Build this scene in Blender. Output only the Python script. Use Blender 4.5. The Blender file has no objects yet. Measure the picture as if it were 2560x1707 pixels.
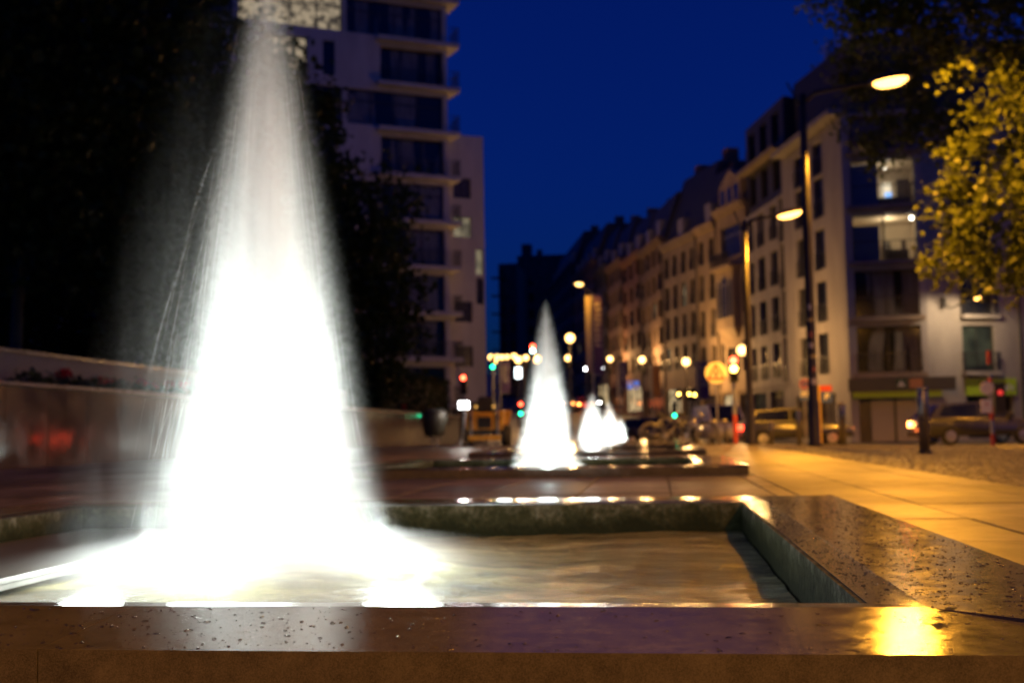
import bpy, bmesh, math, random
import numpy as np
from mathutils import Vector, Matrix, Euler

random.seed(7)
RNG = np.random.default_rng(11)
PI = math.pi
R = math.radians
S = bpy.context.scene
COL = S.collection

# ------------------------------------------------------------------ camera, sky, exposure
F_PX, W_PX, H_PX = 2950.0, 2560.0, 1707.0
CAM = Vector((0.0, 0.0, 0.47))
cd = bpy.data.cameras.new('camera')
cam = bpy.data.objects.new('camera', cd)
COL.objects.link(cam)
S.camera = cam
cd.sensor_width = 36.0
cd.lens = 36.0 * F_PX / W_PX
cd.clip_start, cd.clip_end = 0.05, 3000.0
YAW, PITCH, ROLL = R(6.86), R(4.42), 0.016
cam.location = CAM
cam.rotation_mode = 'QUATERNION'
CROT = (Matrix.Rotation(YAW, 3, 'Z') @ Matrix.Rotation(PI / 2 + PITCH, 3, 'X') @ Matrix.Rotation(-ROLL, 3, 'Z'))
cam.rotation_quaternion = CROT.to_quaternion()
cd.dof.use_dof = True
cd.dof.focus_distance = 2.55
cd.dof.aperture_fstop = 3.6
cd.dof.aperture_blades = 0

S.view_settings.view_transform = 'Standard'
S.view_settings.look = 'None'
S.view_settings.gamma = 1.0
S.view_settings.use_curve_mapping = False
S.view_settings.exposure = 0.0
S.cycles.use_denoising = True
S.cycles.max_bounces = 6
S.cycles.volume_bounces = 1
S.cycles.transparent_max_bounces = 8
S.cycles.sample_clamp_indirect = 6.0
S.cycles.sample_clamp_direct = 0.0
S.cycles.caustics_reflective = False
S.cycles.caustics_refractive = False
S.cycles.use_adaptive_sampling = True
S.cycles.adaptive_threshold = 0.04

wd = bpy.data.worlds.new('World')
S.world = wd
wd.use_nodes = True
nt = wd.node_tree
nt.nodes.clear()
sky = nt.nodes.new('ShaderNodeTexSky')
sky.sky_type = 'NISHITA'
sky.sun_disc = False
sky.sun_elevation = R(2.0)
sky.sun_rotation = R(90)
tint = nt.nodes.new('ShaderNodeMix')
tint.data_type = 'RGBA'
tint.blend_type = 'MULTIPLY'
tint.inputs['Factor'].default_value = 1.0
tint.inputs['B'].default_value = (0.006, 0.085, 1.0, 1)
bg = nt.nodes.new('ShaderNodeBackground')
bg.inputs['Strength'].default_value = 0.14
wo = nt.nodes.new('ShaderNodeOutputWorld')
nt.links.new(sky.outputs['Color'], tint.inputs['A'])
nt.links.new(tint.outputs['Result'], bg.inputs['Color'])
nt.links.new(bg.outputs['Background'], wo.inputs['Surface'])

SODIUM = (1.0, 0.395, 0.028)
WARM = (1.0, 0.78, 0.48)
COOL = (0.88, 1.0, 0.95)


# ------------------------------------------------------------------ helpers
def ray(px, py):
    d = Vector(((px - W_PX / 2) / F_PX, -(py - H_PX / 2) / F_PX, -1.0))
    return CROT @ d


def at_y(px, py, y):
    """where the sight line through a spot of the photograph crosses the upright plane Y = y"""
    d = ray(px, py)
    return CAM + d * ((y - CAM.y) / d.y)


def xy_at(px, y, z=0.0):
    p = at_y(px, 1080, y)
    return (p.x, y, z)


def lin(c):
    return tuple((v / 12.92 if v <= 0.04045 else ((v + 0.055) / 1.055) ** 2.4) for v in c)


class MB:
    """collects faces of one mesh object"""
    def __init__(self, M=None):
        self.v, self.f, self.M = [], [], M

    def add(self, verts, faces):
        o = len(self.v)
        if self.M is not None:
            verts = [tuple(self.M @ Vector(p)) for p in verts]
        self.v += [tuple(p) for p in verts]
        self.f += [tuple(i + o for i in f) for f in faces]
        return self

    def box(self, x0, x1, y0, y1, z0, z1):
        v = [(x0, y0, z0), (x1, y0, z0), (x1, y1, z0), (x0, y1, z0), (x0, y0, z1), (x1, y0, z1), (x1, y1, z1), (x0, y1, z1)]
        return self.add(v, [(3, 2, 1, 0), (4, 5, 6, 7), (0, 1, 5, 4), (1, 2, 6, 5), (2, 3, 7, 6), (3, 0, 4, 7)])

    def cbox(self, x0, x1, y0, y1, z0, z1, c=0.01):
        """box whose top edges are chamfered"""
        c = min(c, (x1 - x0) * .4, (y1 - y0) * .4, (z1 - z0) * .4)
        v = [(x0, y0, z0), (x1, y0, z0), (x1, y1, z0), (x0, y1, z0),
             (x0, y0, z1 - c), (x1, y0, z1 - c), (x1, y1, z1 - c), (x0, y1, z1 - c),
             (x0 + c, y0 + c, z1), (x1 - c, y0 + c, z1), (x1 - c, y1 - c, z1), (x0 + c, y1 - c, z1)]
        f = [(3, 2, 1, 0), (8, 9, 10, 11)]
        for i in range(4):
            j = (i + 1) % 4
            f += [(i, j, j + 4, i + 4), (i + 4, j + 4, j + 8, i + 8)]
        return self.add(v, f)

    def quad(self, a, b, c, d):
        return self.add([a, b, c, d], [(0, 1, 2, 3)])

    def tube(self, p0, p1, r0, r1=None, n=10, caps=True):
        return self.path([p0, p1], [r0, r0 if r1 is None else r1], n, caps)

    def path(self, pts, rad, n=8, caps=True, closed=False):
        pts = [Vector(p) for p in pts]
        m = len(pts)
        if not hasattr(rad, '__len__'):
            rad = [rad] * m
        V, F = [], []
        up = None
        for i, p in enumerate(pts):
            a = pts[(i - 1) % m] if (closed or i > 0) else p
            b = pts[(i + 1) % m] if (closed or i < m - 1) else p
            t = (b - a).normalized()
            if up is None:
                up = Vector((0, 0, 1)) if abs(t.z) < .9 else Vector((1, 0, 0))
            u = t.cross(up)
            if u.length < 1e-5:
                u = t.cross(Vector((0, 1, 0)))
            u.normalize()
            w = u.cross(t)
            up = w
            for k in range(n):
                an = 2 * PI * k / n
                V.append(p + (u * math.cos(an) + w * math.sin(an)) * rad[i])
        for i in range(m if closed else m - 1):
            j = (i + 1) % m
            for k in range(n):
                l = (k + 1) % n
                F.append((i * n + k, i * n + l, j * n + l, j * n + k))
        if caps and not closed:
            F.append(tuple(reversed(range(n))))
            F.append(tuple(range((m - 1) * n, m * n)))
        return self.add(V, F)

    def lathe(self, prof, n=20, c=(0, 0, 0), caps=True):
        V, F = [], []
        for r, z in prof:
            for k in range(n):
                a = 2 * PI * k / n
                V.append((c[0] + r * math.cos(a), c[1] + r * math.sin(a), c[2] + z))
        for i in range(len(prof) - 1):
            for k in range(n):
                l = (k + 1) % n
                F.append((i * n + k, i * n + l, (i + 1) * n + l, (i + 1) * n + k))
        if caps:
            F.append(tuple(reversed(range(n))))
            F.append(tuple(range((len(prof) - 1) * n, len(prof) * n)))
        return self.add(V, F)

    def ball(self, c, r, n=12, m=8, sz=1.0):
        prof = []
        for i in range(m + 1):
            a = -PI / 2 + PI * i / m
            prof.append((max(1e-4, r * math.cos(a)), r * sz * math.sin(a)))
        return self.lathe(prof, n, c)

    def prism(self, poly, z0, z1):
        """poly: xy points"""
        n = len(poly)
        V = [(x, y, z0) for x, y in poly] + [(x, y, z1) for x, y in poly]
        F = [tuple(reversed(range(n))), tuple(range(n, 2 * n))]
        for i in range(n):
            j = (i + 1) % n
            F.append((i, j, n + j, n + i))
        return self.add(V, F)

    def prism_xz(self, poly, y0, y1):
        n = len(poly)
        V = [(x, y0, z) for x, z in poly] + [(x, y1, z) for x, z in poly]
        F = [tuple(range(n)), tuple(reversed(range(n, 2 * n)))]
        for i in range(n):
            j = (i + 1) % n
            F.append((j, i, n + i, n + j))
        return self.add(V, F)

    def mesh(self, name):
        me = bpy.data.meshes.new(name)
        me.from_pydata(self.v, [], self.f)
        me.update()
        return me

    def build(self, name, m, parent=None, smooth=False, fix=True):
        me = self.mesh(name)
        if fix:
            bm = bmesh.new()
            bm.from_mesh(me)
            bmesh.ops.recalc_face_normals(bm, faces=bm.faces)
            bm.to_mesh(me)
            bm.free()
        if smooth:
            for p in me.polygons:
                p.use_smooth = True
        me.materials.append(m)
        o = bpy.data.objects.new(name, me)
        COL.objects.link(o)
        if parent is not None:
            o.parent = parent
        return o


def empty(name, loc=(0, 0, 0), rz=0.0, parent=None):
    o = bpy.data.objects.new(name, None)
    COL.objects.link(o)
    o.location = loc
    o.rotation_euler = (0, 0, rz)
    o.empty_display_size = 0.1
    if parent is not None:
        o.parent = parent
    return o


def tag(o, label=None, cat=None, group=None, kind=None):
    if label:
        o['label'] = label
    if cat:
        o['category'] = cat
    if group:
        o['group'] = group
    if kind:
        o['kind'] = kind
    return o


def copy_tree(o, parent=None):
    c = o.copy()
    COL.objects.link(c)
    c.parent = parent
    for ch in list(o.children):
        copy_tree(ch, c)
    return c


def point_light(name, loc, power, color, radius=0.05, parent=None, spot=None, direction=None, blend=0.5):
    ld = bpy.data.lights.new(name, 'SPOT' if spot else 'POINT')
    ld.energy = power
    ld.color = color
    ld.shadow_soft_size = radius
    if spot:
        ld.spot_size = spot
        ld.spot_blend = blend
    lo = bpy.data.objects.new(name, ld)
    COL.objects.link(lo)
    lo.location = loc
    if direction is not None:
        lo.rotation_euler = Vector(direction).to_track_quat('-Z', 'Y').to_euler()
    if parent is not None:
        lo.parent = parent
    return lo


# ------------------------------------------------------------------ materials
def new_mat(name):
    m = bpy.data.materials.new(name)
    m.use_nodes = True
    n = m.node_tree
    b = n.nodes['Principled BSDF']
    return m, n, b


def link(n, a, b):
    n.links.new(a, b)


def noise(n, scale, detail=4.0, rough=0.55, coord=None, dist=0.0):
    t = n.nodes.new('ShaderNodeTexNoise')
    t.inputs['Scale'].default_value = scale
    t.inputs['Detail'].default_value = detail
    t.inputs['Roughness'].default_value = rough
    t.inputs['Distortion'].default_value = dist
    if coord is None:
        g = n.nodes.new('ShaderNodeNewGeometry')
        coord = g.outputs['Position']
    link(n, coord, t.inputs['Vector'])
    return t


def ramp(n, fac, stops, interp='LINEAR'):
    r = n.nodes.new('ShaderNodeValToRGB')
    r.color_ramp.interpolation = interp
    el = r.color_ramp.elements
    while len(el) < len(stops):
        el.new(0.5)
    for e, (p, c) in zip(el, stops):
        e.position = p
        e.color = (c, c, c, 1) if not hasattr(c, '__len__') else (*c[:3], 1)
    link(n, fac, r.inputs['Fac'])
    return r


def maprange(n, val, a, b, c, d, clamp=True):
    t = n.nodes.new('ShaderNodeMapRange')
    t.clamp = clamp
    for k, v in zip(('From Min', 'From Max', 'To Min', 'To Max'), (a, b, c, d)):
        t.inputs[k].default_value = v
    link(n, val, t.inputs['Value'])
    return t.outputs['Result']


def math_node(n, op, a, b=None, clamp=False):
    t = n.nodes.new('ShaderNodeMath')
    t.operation = op
    t.use_clamp = clamp
    for i, v in enumerate((a, b)):
        if v is None:
            continue
        if isinstance(v, (int, float)):
            t.inputs[i].default_value = v
        else:
            link(n, v, t.inputs[i])
    return t.outputs[0]


def bump(n, h, b, strength=0.3, dist=0.01):
    t = n.nodes.new('ShaderNodeBump')
    t.inputs['Strength'].default_value = strength
    t.inputs['Distance'].default_value = dist
    link(n, h, t.inputs['Height'])
    link(n, t.outputs['Normal'], b.inputs['Normal'])
    return t


def coarse(name, col, rough=0.6, var=0.25, scale=3.0, fine=60.0, bmp=0.25, bdist=0.01, metal=0.0, spec=0.5, wet=None, tone=0.0):
    """a matt surface with large blotches, fine grain and a little relief"""
    m, n, b = new_mat(name)
    big = noise(n, scale, 5.0, 0.6)
    sm = noise(n, fine, 3.0, 0.6)
    mix = math_node(n, 'ADD', math_node(n, 'MULTIPLY', big.outputs['Fac'], 0.6), math_node(n, 'MULTIPLY', sm.outputs['Fac'], 0.4))
    lo = tuple(c * (1 - var) for c in col)
    hi = tuple(min(1, c * (1 + var)) for c in col)
    r = ramp(n, mix, [(0.32, lo), (0.68, hi)])
    if tone:
        oi = n.nodes.new('ShaderNodeObjectInfo')
        st = noise(n, 2.6, 6.0, 0.7)
        sc_ = n.nodes.new('ShaderNodeVectorMath')
        sc_.operation = 'SCALE'
        link(n, r.outputs['Color'], sc_.inputs[0])
        link(n, math_node(n, 'MULTIPLY', maprange(n, oi.outputs['Random'], 0, 1, 1 - tone, 1 + tone), maprange(n, st.outputs['Fac'], 0.35, 0.65, 0.45, 1.35)), sc_.inputs['Scale'])
        link(n, sc_.outputs['Vector'], b.inputs['Base Color'])
    else:
        link(n, r.outputs['Color'], b.inputs['Base Color'])
    link(n, maprange(n, big.outputs['Fac'], 0.3, 0.7, max(0.02, rough - 0.1), min(1, rough + 0.1)), b.inputs['Roughness'])
    if wet is not None:
        wn = noise(n, 0.55, 4.0, 0.6)
        link(n, ramp(n, wn.outputs['Fac'], [(0.40, wet), (0.56, rough)]).outputs['Color'], b.inputs['Roughness'])
    b.inputs['Metallic'].default_value = metal
    b.inputs['Specular IOR Level'].default_value = spec
    if bmp:
        bump(n, sm.outputs['Fac'], b, bmp, bdist)
    return m


def emit(name, col, strength):
    m, n, b = new_mat(name)
    b.inputs['Base Color'].default_value = (0.02, 0.02, 0.02, 1)
    b.inputs['Emission Color'].default_value = (*col, 1)
    b.inputs['Emission Strength'].default_value = strength
    return m


def wet_granite(name, dark, light, rough=0.28, wet=0.4, puddle=True, spec=0.5):
    """flamed bluestone coping, damp, with patches of standing water"""
    m, n, b = new_mat(name)
    g = n.nodes.new('ShaderNodeNewGeometry')
    pos = g.outputs['Position']
    speck = noise(n, 420.0, 3.0, 0.7, pos)
    blot = noise(n, 5.5, 5.0, 0.6, pos)
    stain = noise(n, 22.0, 4.0, 0.6, pos)
    f = math_node(n, 'ADD', math_node(n, 'MULTIPLY', speck.outputs['Fac'], 0.55),
                  math_node(n, 'ADD', math_node(n, 'MULTIPLY', blot.outputs['Fac'], 0.25), math_node(n, 'MULTIPLY', stain.outputs['Fac'], 0.2)))
    r = ramp(n, f, [(0.36, dark), (0.64, light)])
    link(n, r.outputs['Color'], b.inputs['Base Color'])
    b.inputs['Specular IOR Level'].default_value = spec
    # puddles: flattened blobs, mirror smooth
    mp = n.nodes.new('ShaderNodeMapping')
    mp.inputs['Scale'].default_value = (1.0, 0.8, 1.0)
    link(n, pos, mp.inputs['Vector'])
    pn = noise(n, 17.0, 3.5, 0.55, mp.outputs['Vector'], 0.6)
    pm = ramp(n, pn.outputs['Fac'], [(0.665, 0.0), (0.68, 1.0)])
    rr = maprange(n, math_node(n, 'ADD', math_node(n, 'MULTIPLY', stain.outputs['Fac'], 0.6), math_node(n, 'MULTIPLY', blot.outputs['Fac'], 0.4)),
                  0.35, 0.65, max(0.03, rough - wet * 0.10), rough + 0.05)
    mx = n.nodes.new('ShaderNodeMix')
    mx.data_type = 'FLOAT'
    link(n, pm.outputs['Color'], mx.inputs['Factor'])
    link(n, rr, mx.inputs['A'])
    mx.inputs['B'].default_value = 0.03 if puddle else rough
    link(n, mx.outputs['Result'], b.inputs['Roughness'])
    bp = n.nodes.new('ShaderNodeBump')
    inv = math_node(n, 'SUBTRACT', 1.0, pm.outputs['Color'])
    link(n, math_node(n, 'MULTIPLY', inv, 0.05) if puddle else math_node(n, 'MULTIPLY', inv, 0.1), bp.inputs['Strength'])
    bp.inputs['Distance'].default_value = 0.003
    link(n, speck.outputs['Fac'], bp.inputs['Height'])
    link(n, bp.outputs['Normal'], b.inputs['Normal'])
    return m


M = {}
M['coping'] = wet_granite('damp bluestone coping', (0.045, 0.041, 0.031), (0.15, 0.136, 0.10), 0.105, 0.3, True, 0.26)
M['coping_wet'] = wet_granite('soaked bluestone coping', (0.035, 0.030, 0.025), (0.13, 0.112, 0.09), 0.125, 0.3)
M['coping_edge'] = wet_granite('polished bluestone edge', (0.03, 0.03, 0.032), (0.09, 0.088, 0.085), 0.09, 0.2, False)
M['coping_face'] = coarse('rough sawn bluestone face', (0.15, 0.15, 0.115), 0.6, 0.75, 14.0, 110.0, 0.8, 0.006)
M['slab'] = coarse('damp granite paving slab', (0.15, 0.132, 0.11), 0.48, 0.35, 2.2, 150.0, 0.4, 0.003, wet=0.38, spec=0.12, tone=0.4)
M['cobble'] = coarse('granite setts', (0.15, 0.132, 0.11), 0.5, 0.5, 6.0, 60.0, 0.4, 0.006, wet=0.34, spec=0.3)
M['bed'] = coarse('dark joint sand', (0.07, 0.062, 0.05), 0.8, 0.4, 9.0, 80.0, 0.3)


def mossy():
    m, n, b = new_mat('mossy limestained basin wall')
    a = noise(n, 7.0, 6.0, 0.65)
    c = noise(n, 40.0, 5.0, 0.65)
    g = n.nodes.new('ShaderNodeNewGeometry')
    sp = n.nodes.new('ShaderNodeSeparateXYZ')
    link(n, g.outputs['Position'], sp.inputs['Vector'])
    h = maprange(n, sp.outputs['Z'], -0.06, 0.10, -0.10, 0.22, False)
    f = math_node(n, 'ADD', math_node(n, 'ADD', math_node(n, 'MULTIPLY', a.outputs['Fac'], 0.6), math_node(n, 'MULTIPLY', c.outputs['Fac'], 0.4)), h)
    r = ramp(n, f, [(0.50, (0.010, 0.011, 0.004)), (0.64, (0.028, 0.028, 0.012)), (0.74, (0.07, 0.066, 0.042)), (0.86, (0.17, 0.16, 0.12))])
    link(n, r.outputs['Color'], b.inputs['Base Color'])
    b.inputs['Roughness'].default_value = 0.8
    b.inputs['Specular IOR Level'].default_value = 0.1
    bump(n, c.outputs['Fac'], b, 1.0, 0.02)
    return m


M['moss'] = mossy()


def water_mat():
    m, n, b = new_mat('churned fountain water')
    g = n.nodes.new('ShaderNodeNewGeometry')
    mp = n.nodes.new('ShaderNodeMapping')
    mp.inputs['Scale'].default_value = (0.8, 2.2, 1.0)
    mp.inputs['Rotation'].default_value = (0, 0, -0.25)
    link(n, g.outputs['Position'], mp.inputs['Vector'])
    a = noise(n, 1.5, 4.0, 0.6, mp.outputs['Vector'], 0.8)
    c = noise(n, 75.0, 5.0, 0.75, mp.outputs['Vector'], 0.3)
    e = noise(n, 8.0, 4.0, 0.65, mp.outputs['Vector'], 0.6)
    f = math_node(n, 'ADD', math_node(n, 'MULTIPLY', a.outputs['Fac'], 0.62), math_node(n, 'ADD', math_node(n, 'MULTIPLY', e.outputs['Fac'], 0.23), math_node(n, 'MULTIPLY', c.outputs['Fac'], 0.15)))
    r = ramp(n, f, [(0.36, (0.06, 0.054, 0.024)), (0.5, (0.20, 0.18, 0.085)), (0.66, (0.42, 0.39, 0.22))])
    link(n, r.outputs['Color'], b.inputs['Base Color'])
    b.inputs['Roughness'].default_value = 0.24
    b.inputs['IOR'].default_value = 1.36
    s = math_node(n, 'ADD', math_node(n, 'MULTIPLY', e.outputs['Fac'], 1.0), math_node(n, 'MULTIPLY', c.outputs['Fac'], 0.45))
    bump(n, s, b, 1.0, 0.035)
    return m


M['water'] = water_mat()


def metal(name, col, rough=0.4):
    return coarse(name, col, rough, 0.2, 4.0, 50.0, 0.1, 0.003, 0.85)


def paint(name, col, rough=0.4, var=0.12):
    return coarse(name, col, rough, var, 2.5, 40.0, 0.08, 0.004)


M['steel'] = metal('brushed steel', (0.45, 0.45, 0.44), 0.35)
M['post'] = paint('black brown painted steel', (0.022, 0.020, 0.018), 0.38)
M['galv'] = metal('galvanised steel', (0.35, 0.36, 0.37), 0.45)
M['lens_off'] = paint('dark smoked lens', (0.02, 0.02, 0.02), 0.15)


def grate_mat():
    m, n, b = new_mat('perforated stainless sheet')
    g = n.nodes.new('ShaderNodeNewGeometry')
    mp = n.nodes.new('ShaderNodeMapping')
    mp.inputs['Scale'].default_value = (55.0, 55.0, 55.0)
    link(n, g.outputs['Position'], mp.inputs['Vector'])
    fr = n.nodes.new('ShaderNodeVectorMath')
    fr.operation = 'FRACTION'
    link(n, mp.outputs['Vector'], fr.inputs[0])
    sb = n.nodes.new('ShaderNodeVectorMath')
    sb.operation = 'SUBTRACT'
    sb.inputs[1].default_value = (0.5, 0.5, 0.5)
    link(n, fr.outputs['Vector'], sb.inputs[0])
    sp = n.nodes.new('ShaderNodeSeparateXYZ')
    link(n, sb.outputs['Vector'], sp.inputs['Vector'])
    d = math_node(n, 'SQRT', math_node(n, 'ADD', math_node(n, 'POWER', sp.outputs['X'], 2.0), math_node(n, 'POWER', sp.outputs['Y'], 2.0)))
    hole = ramp(n, d, [(0.30, (0.004, 0.004, 0.004)), (0.36, (0.10, 0.085, 0.07))])
    link(n, hole.outputs['Color'], b.inputs['Base Color'])
    b.inputs['Metallic'].default_value = 0.3
    b.inputs['Roughness'].default_value = 0.5
    return m


M['grate'] = grate_mat()

# ------------------------------------------------------------------ fountains
CX, Y0, STEP = -1.33, 4.33, 10.2
IN, OUT = 1.76, 2.26
RIM, WATER = 0.11, -0.045
STRIP = 0.10
ORD = ['nearest', 'second', 'third', 'fourth', 'fifth']
WHERE = ['in the foreground', 'second from the camera', 'third from the camera', 'fourth from the camera', 'farthest down the row']


def mitred(mb, d0, d1, z0, z1, side, zb, cuts=None, gap=0.0):
    """one side of a square ring between the half widths d0 < d1 with mitred ends; heights z0 inside, z1 outside; local to basin"""
    def P(u, d, z):
        return {0: (u, -d, z), 1: (d, u, z), 2: (-u, d, z), 3: (-d, -u, z)}[side]
    a, b = (-1, 1) if cuts is None else cuts
    # u limits scale with d at mitred ends; cut ends are straight
    def lim(d):
        lo = -d + gap if a == -1 else a + gap
        hi = d - gap if b == 1 else b - gap
        return lo, hi
    l0, h0 = lim(d0)
    l1, h1 = lim(d1)
    v = [P(l0, d0, z0), P(h0, d0, z0), P(h1, d1, z1), P(l1, d1, z1), P(l0, d0, zb), P(h0, d0, zb), P(h1, d1, zb), P(l1, d1, zb)]
    mb.add(v, [(0, 1, 2, 3), (7, 6, 5, 4), (0, 4, 5, 1), (1, 5, 6, 2), (2, 6, 7, 3), (3, 7, 4, 0)])


def make_basin(k):
    cy = Y0 + STEP * k
    root = empty('fountain_basin', (CX, cy, 0))
    tag(root, ['square bluestone fountain basin with wet coping, filling the foreground',
               'square bluestone fountain basin, second in the row, dark front face across the paving',
               'low square stone basin around the third jet in the row',
               'low square stone basin around the fourth jet in the row',
               'low square stone basin around the farthest jet of the row'][k], 'fountain basin', 'fountain basins in a row')
    cuts = [(-1, -1.5), (-1.5, 0.2), (0.2, 1)] if k == 0 else [(-1, -0.7), (-0.7, 0.7), (0.7, 1)]
    for side in range(4):
        for (a, b) in cuts:
            mb = MB()
            # outer slab falls a little towards the outside, as the front one does in the photograph
            drop = {0: 0.020, 1: 0.0, 2: 0.004, 3: 0.004}[side]
            mitred(mb, IN + STRIP, OUT, RIM, RIM - drop, side, 0.012, (a, b), 0.0012)
            mb.build('coping_slab', M['coping_wet' if side == 1 else 'coping'], root)
            mb = MB()
            mitred(mb, IN, IN + STRIP, RIM - 0.006, RIM - 0.0005, side, 0.0, (a, b), 0.0012)
            mb.build('polished_edge', M['coping_edge'], root)
        mb = MB()
        mitred(mb, IN + 0.012, OUT - 0.012, 0.055, 0.055, side, -0.30)
        mb.build('plinth', M['coping_face'], root)
        mb = MB()
        mitred(mb, IN - 0.010, IN + 0.04, 0.1, 0.1, side, -0.32)
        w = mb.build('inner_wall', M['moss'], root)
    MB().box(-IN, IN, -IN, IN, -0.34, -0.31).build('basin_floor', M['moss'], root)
    # perforated strainer sheet along one side
    x0, x1 = -1.79, -0.86
    s = MB()
    s.box(x0, x1, -1.79, 1.79, -0.012, -0.009)
    gr = s.build('strainer_sheet', M['grate'], root)
    lip = MB()
    if k == 0:
        n = 400
        for i in range(n):
            y = -1.79 + 3.58 * i / n
            lip.box(x1 - 0.004, x1, y, y + 0.0055, -0.030, 0.004)
        lip.box(x1 - 0.005, x1 + 0.001, -1.79, 1.79, 0.004, 0.010)
    else:
        lip.box(x1 - 0.004, x1, -1.79, 1.79, -0.045, 0.010)
    lip.build('slotted_lip', M['steel'], gr)
    return root


for k in range(5):
    make_basin(k)


def make_water(k):
    cy = Y0 + STEP * k
    n = 220 if k == 0 else 16
    xs = np.linspace(-IN + 0.02, IN - 0.02, n)
    X, Yv = np.meshgrid(xs, xs, indexing='ij')
    d = np.hypot(X, Yv)
    rng = np.random.default_rng(5 + k)
    Z = np.zeros_like(X)
    for _ in range(44):
        a = rng.uniform(0, 2 * PI)
        fq = rng.uniform(3, 60)
        Z += np.sin((X * math.cos(a) + Yv * math.sin(a)) * fq + rng.uniform(0, 6.3)) * 0.0085 / fq * 3.0
    Z *= 0.35 + 0.8 * np.exp(-d * 0.9)
    Z += 0.05 * np.exp(-(d / 0.55) ** 2)
    verts = np.stack([X + CX, Yv + cy, Z + WATER], -1).reshape(-1, 3)
    idx = np.arange(n * n).reshape(n, n)
    F = np.stack([idx[:-1, :-1], idx[1:, :-1], idx[1:, 1:], idx[:-1, 1:]], -1).reshape(-1, 4)
    me = bpy.data.meshes.new('water')
    me.from_pydata(verts.tolist(), [], F.tolist())
    for p in me.polygons:
        p.use_smooth = True
    me.materials.append(M['water'])
    o = bpy.data.objects.new('water', me)
    COL.objects.link(o)
    tag(o, ['churned water in the foreground basin, white at the jet and golden beyond',
            'bright water in the second basin of the row',
            'water in the third basin of the row', 'water in the fourth basin of the row',
            'water in the farthest basin of the row'][k], 'water', None, 'structure')


for k in range(5):
    make_water(k)

# jets: (height, radius) of the falling cone
PROF = [(0.0, 0.95), (0.04, 0.86), (0.12, 0.72), (0.3, 0.60), (0.6, 0.515), (0.95, 0.44), (1.3, 0.365), (1.6, 0.295), (1.85, 0.235), (2.05, 0.18), (2.22, 0.125), (2.34, 0.05)]
PROF = [(h, r * .83) for h, r in PROF]
PROF_FAR = [(0.0, 0.62), (0.08, 0.53), (0.5, 0.46), (1.0, 0.40), (1.5, 0.32), (1.9, 0.225), (2.15, 0.13), (2.34, 0.03)]
JH = PROF[-1][0]


def volume_base(name, aniso):
    m = bpy.data.materials.new(name)
    m.use_nodes = True
    n = m.node_tree
    n.nodes.clear()
    out = n.nodes.new('ShaderNodeOutputMaterial')
    v = n.nodes.new('ShaderNodeVolumePrincipled')
    v.inputs['Color'].default_value = (0.99, 0.99, 0.99, 1)
    v.inputs['Anisotropy'].default_value = aniso
    tc = n.nodes.new('ShaderNodeTexCoord')
    sp = n.nodes.new('ShaderNodeSeparateXYZ')
    link(n, tc.outputs['Object'], sp.inputs['Vector'])
    r = math_node(n, 'SQRT', math_node(n, 'ADD', math_node(n, 'POWER', sp.outputs['X'], 2.0), math_node(n, 'POWER', sp.outputs['Y'], 2.0)))
    link(n, v.outputs['Volume'], out.inputs['Volume'])
    return m, n, v, tc, sp, r


def jet_volume(name, core, prof):
    m, n, v, tc, sp, r = volume_base(name, 0.1)
    cv = n.nodes.new('ShaderNodeFloatCurve')
    c = cv.mapping.curves[0]
    pts = [(h / JH, rr) for h, rr in prof]
    c.points[0].location = pts[0]
    c.points[1].location = pts[-1]
    for p in pts[1:-1]:
        c.points.new(*p)
    for p in c.points:
        p.handle_type = 'VECTOR'
    cv.mapping.update()
    link(n, math_node(n, 'DIVIDE', sp.outputs['Z'], JH, True), cv.inputs['Value'])
    R_ = math_node(n, 'MULTIPLY', cv.outputs['Value'], 1.0)
    q = math_node(n, 'DIVIDE', r, R_)
    edge = math_node(n, 'POWER', maprange(n, q, 0.10, 1.0, 1.0, 0.0), 3.0)
    mp = n.nodes.new('ShaderNodeMapping')
    mp.inputs['Scale'].default_value = (11.0, 11.0, 0.8)
    link(n, tc.outputs['Object'], mp.inputs['Vector'])
    st = noise(n, 1.0, 3.0, 0.6, mp.outputs['Vector'])
    stv = maprange(n, st.outputs['Fac'], 0.3, 0.7, 0.35, 1.65)
    vert = maprange(n, sp.outputs['Z'], 0.8, JH, 1.0, 0.06)
    dens = math_node(n, 'MULTIPLY', math_node(n, 'MULTIPLY', math_node(n, 'MULTIPLY', edge, stv), vert), core)
    link(n, dens, v.inputs['Density'])
    m.cycles.volume_step_rate = 0.3
    return m


FOAM = [(0.0, 1.35), (0.03, 1.25), (0.08, 1.0), (0.15, 0.7), (0.2, 0.4), (0.23, 0.02)]


def foam_volume(name, core):
    m, n, v, tc, sp, r = volume_base(name, 0.0)
    e = math_node(n, 'POWER', maprange(n, r, 0.25, 1.25, 1.0, 0.0), 2.4)
    h = maprange(n, math_node(n, 'ADD', sp.outputs['Z'], math_node(n, 'MULTIPLY', r, 0.15)), 0.02, 0.24, 1.0, 0.0)
    ns = noise(n, 6.0, 3.0, 0.6, tc.outputs['Object'])
    dens = math_node(n, 'MULTIPLY', math_node(n, 'MULTIPLY', math_node(n, 'MULTIPLY', e, h), maprange(n, ns.outputs['Fac'], 0.3, 0.7, 0.4, 1.6)), core)
    link(n, dens, v.inputs['Density'])
    m.cycles.volume_step_rate = 0.3
    return m


M['jet'] = jet_volume('aerated jet water', 16.0, PROF)
M['jet_far'] = jet_volume('aerated water of a low jet', 14.0, PROF_FAR)
M['foam'] = foam_volume('splashing foam at the foot of a jet', 4.0)


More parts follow.
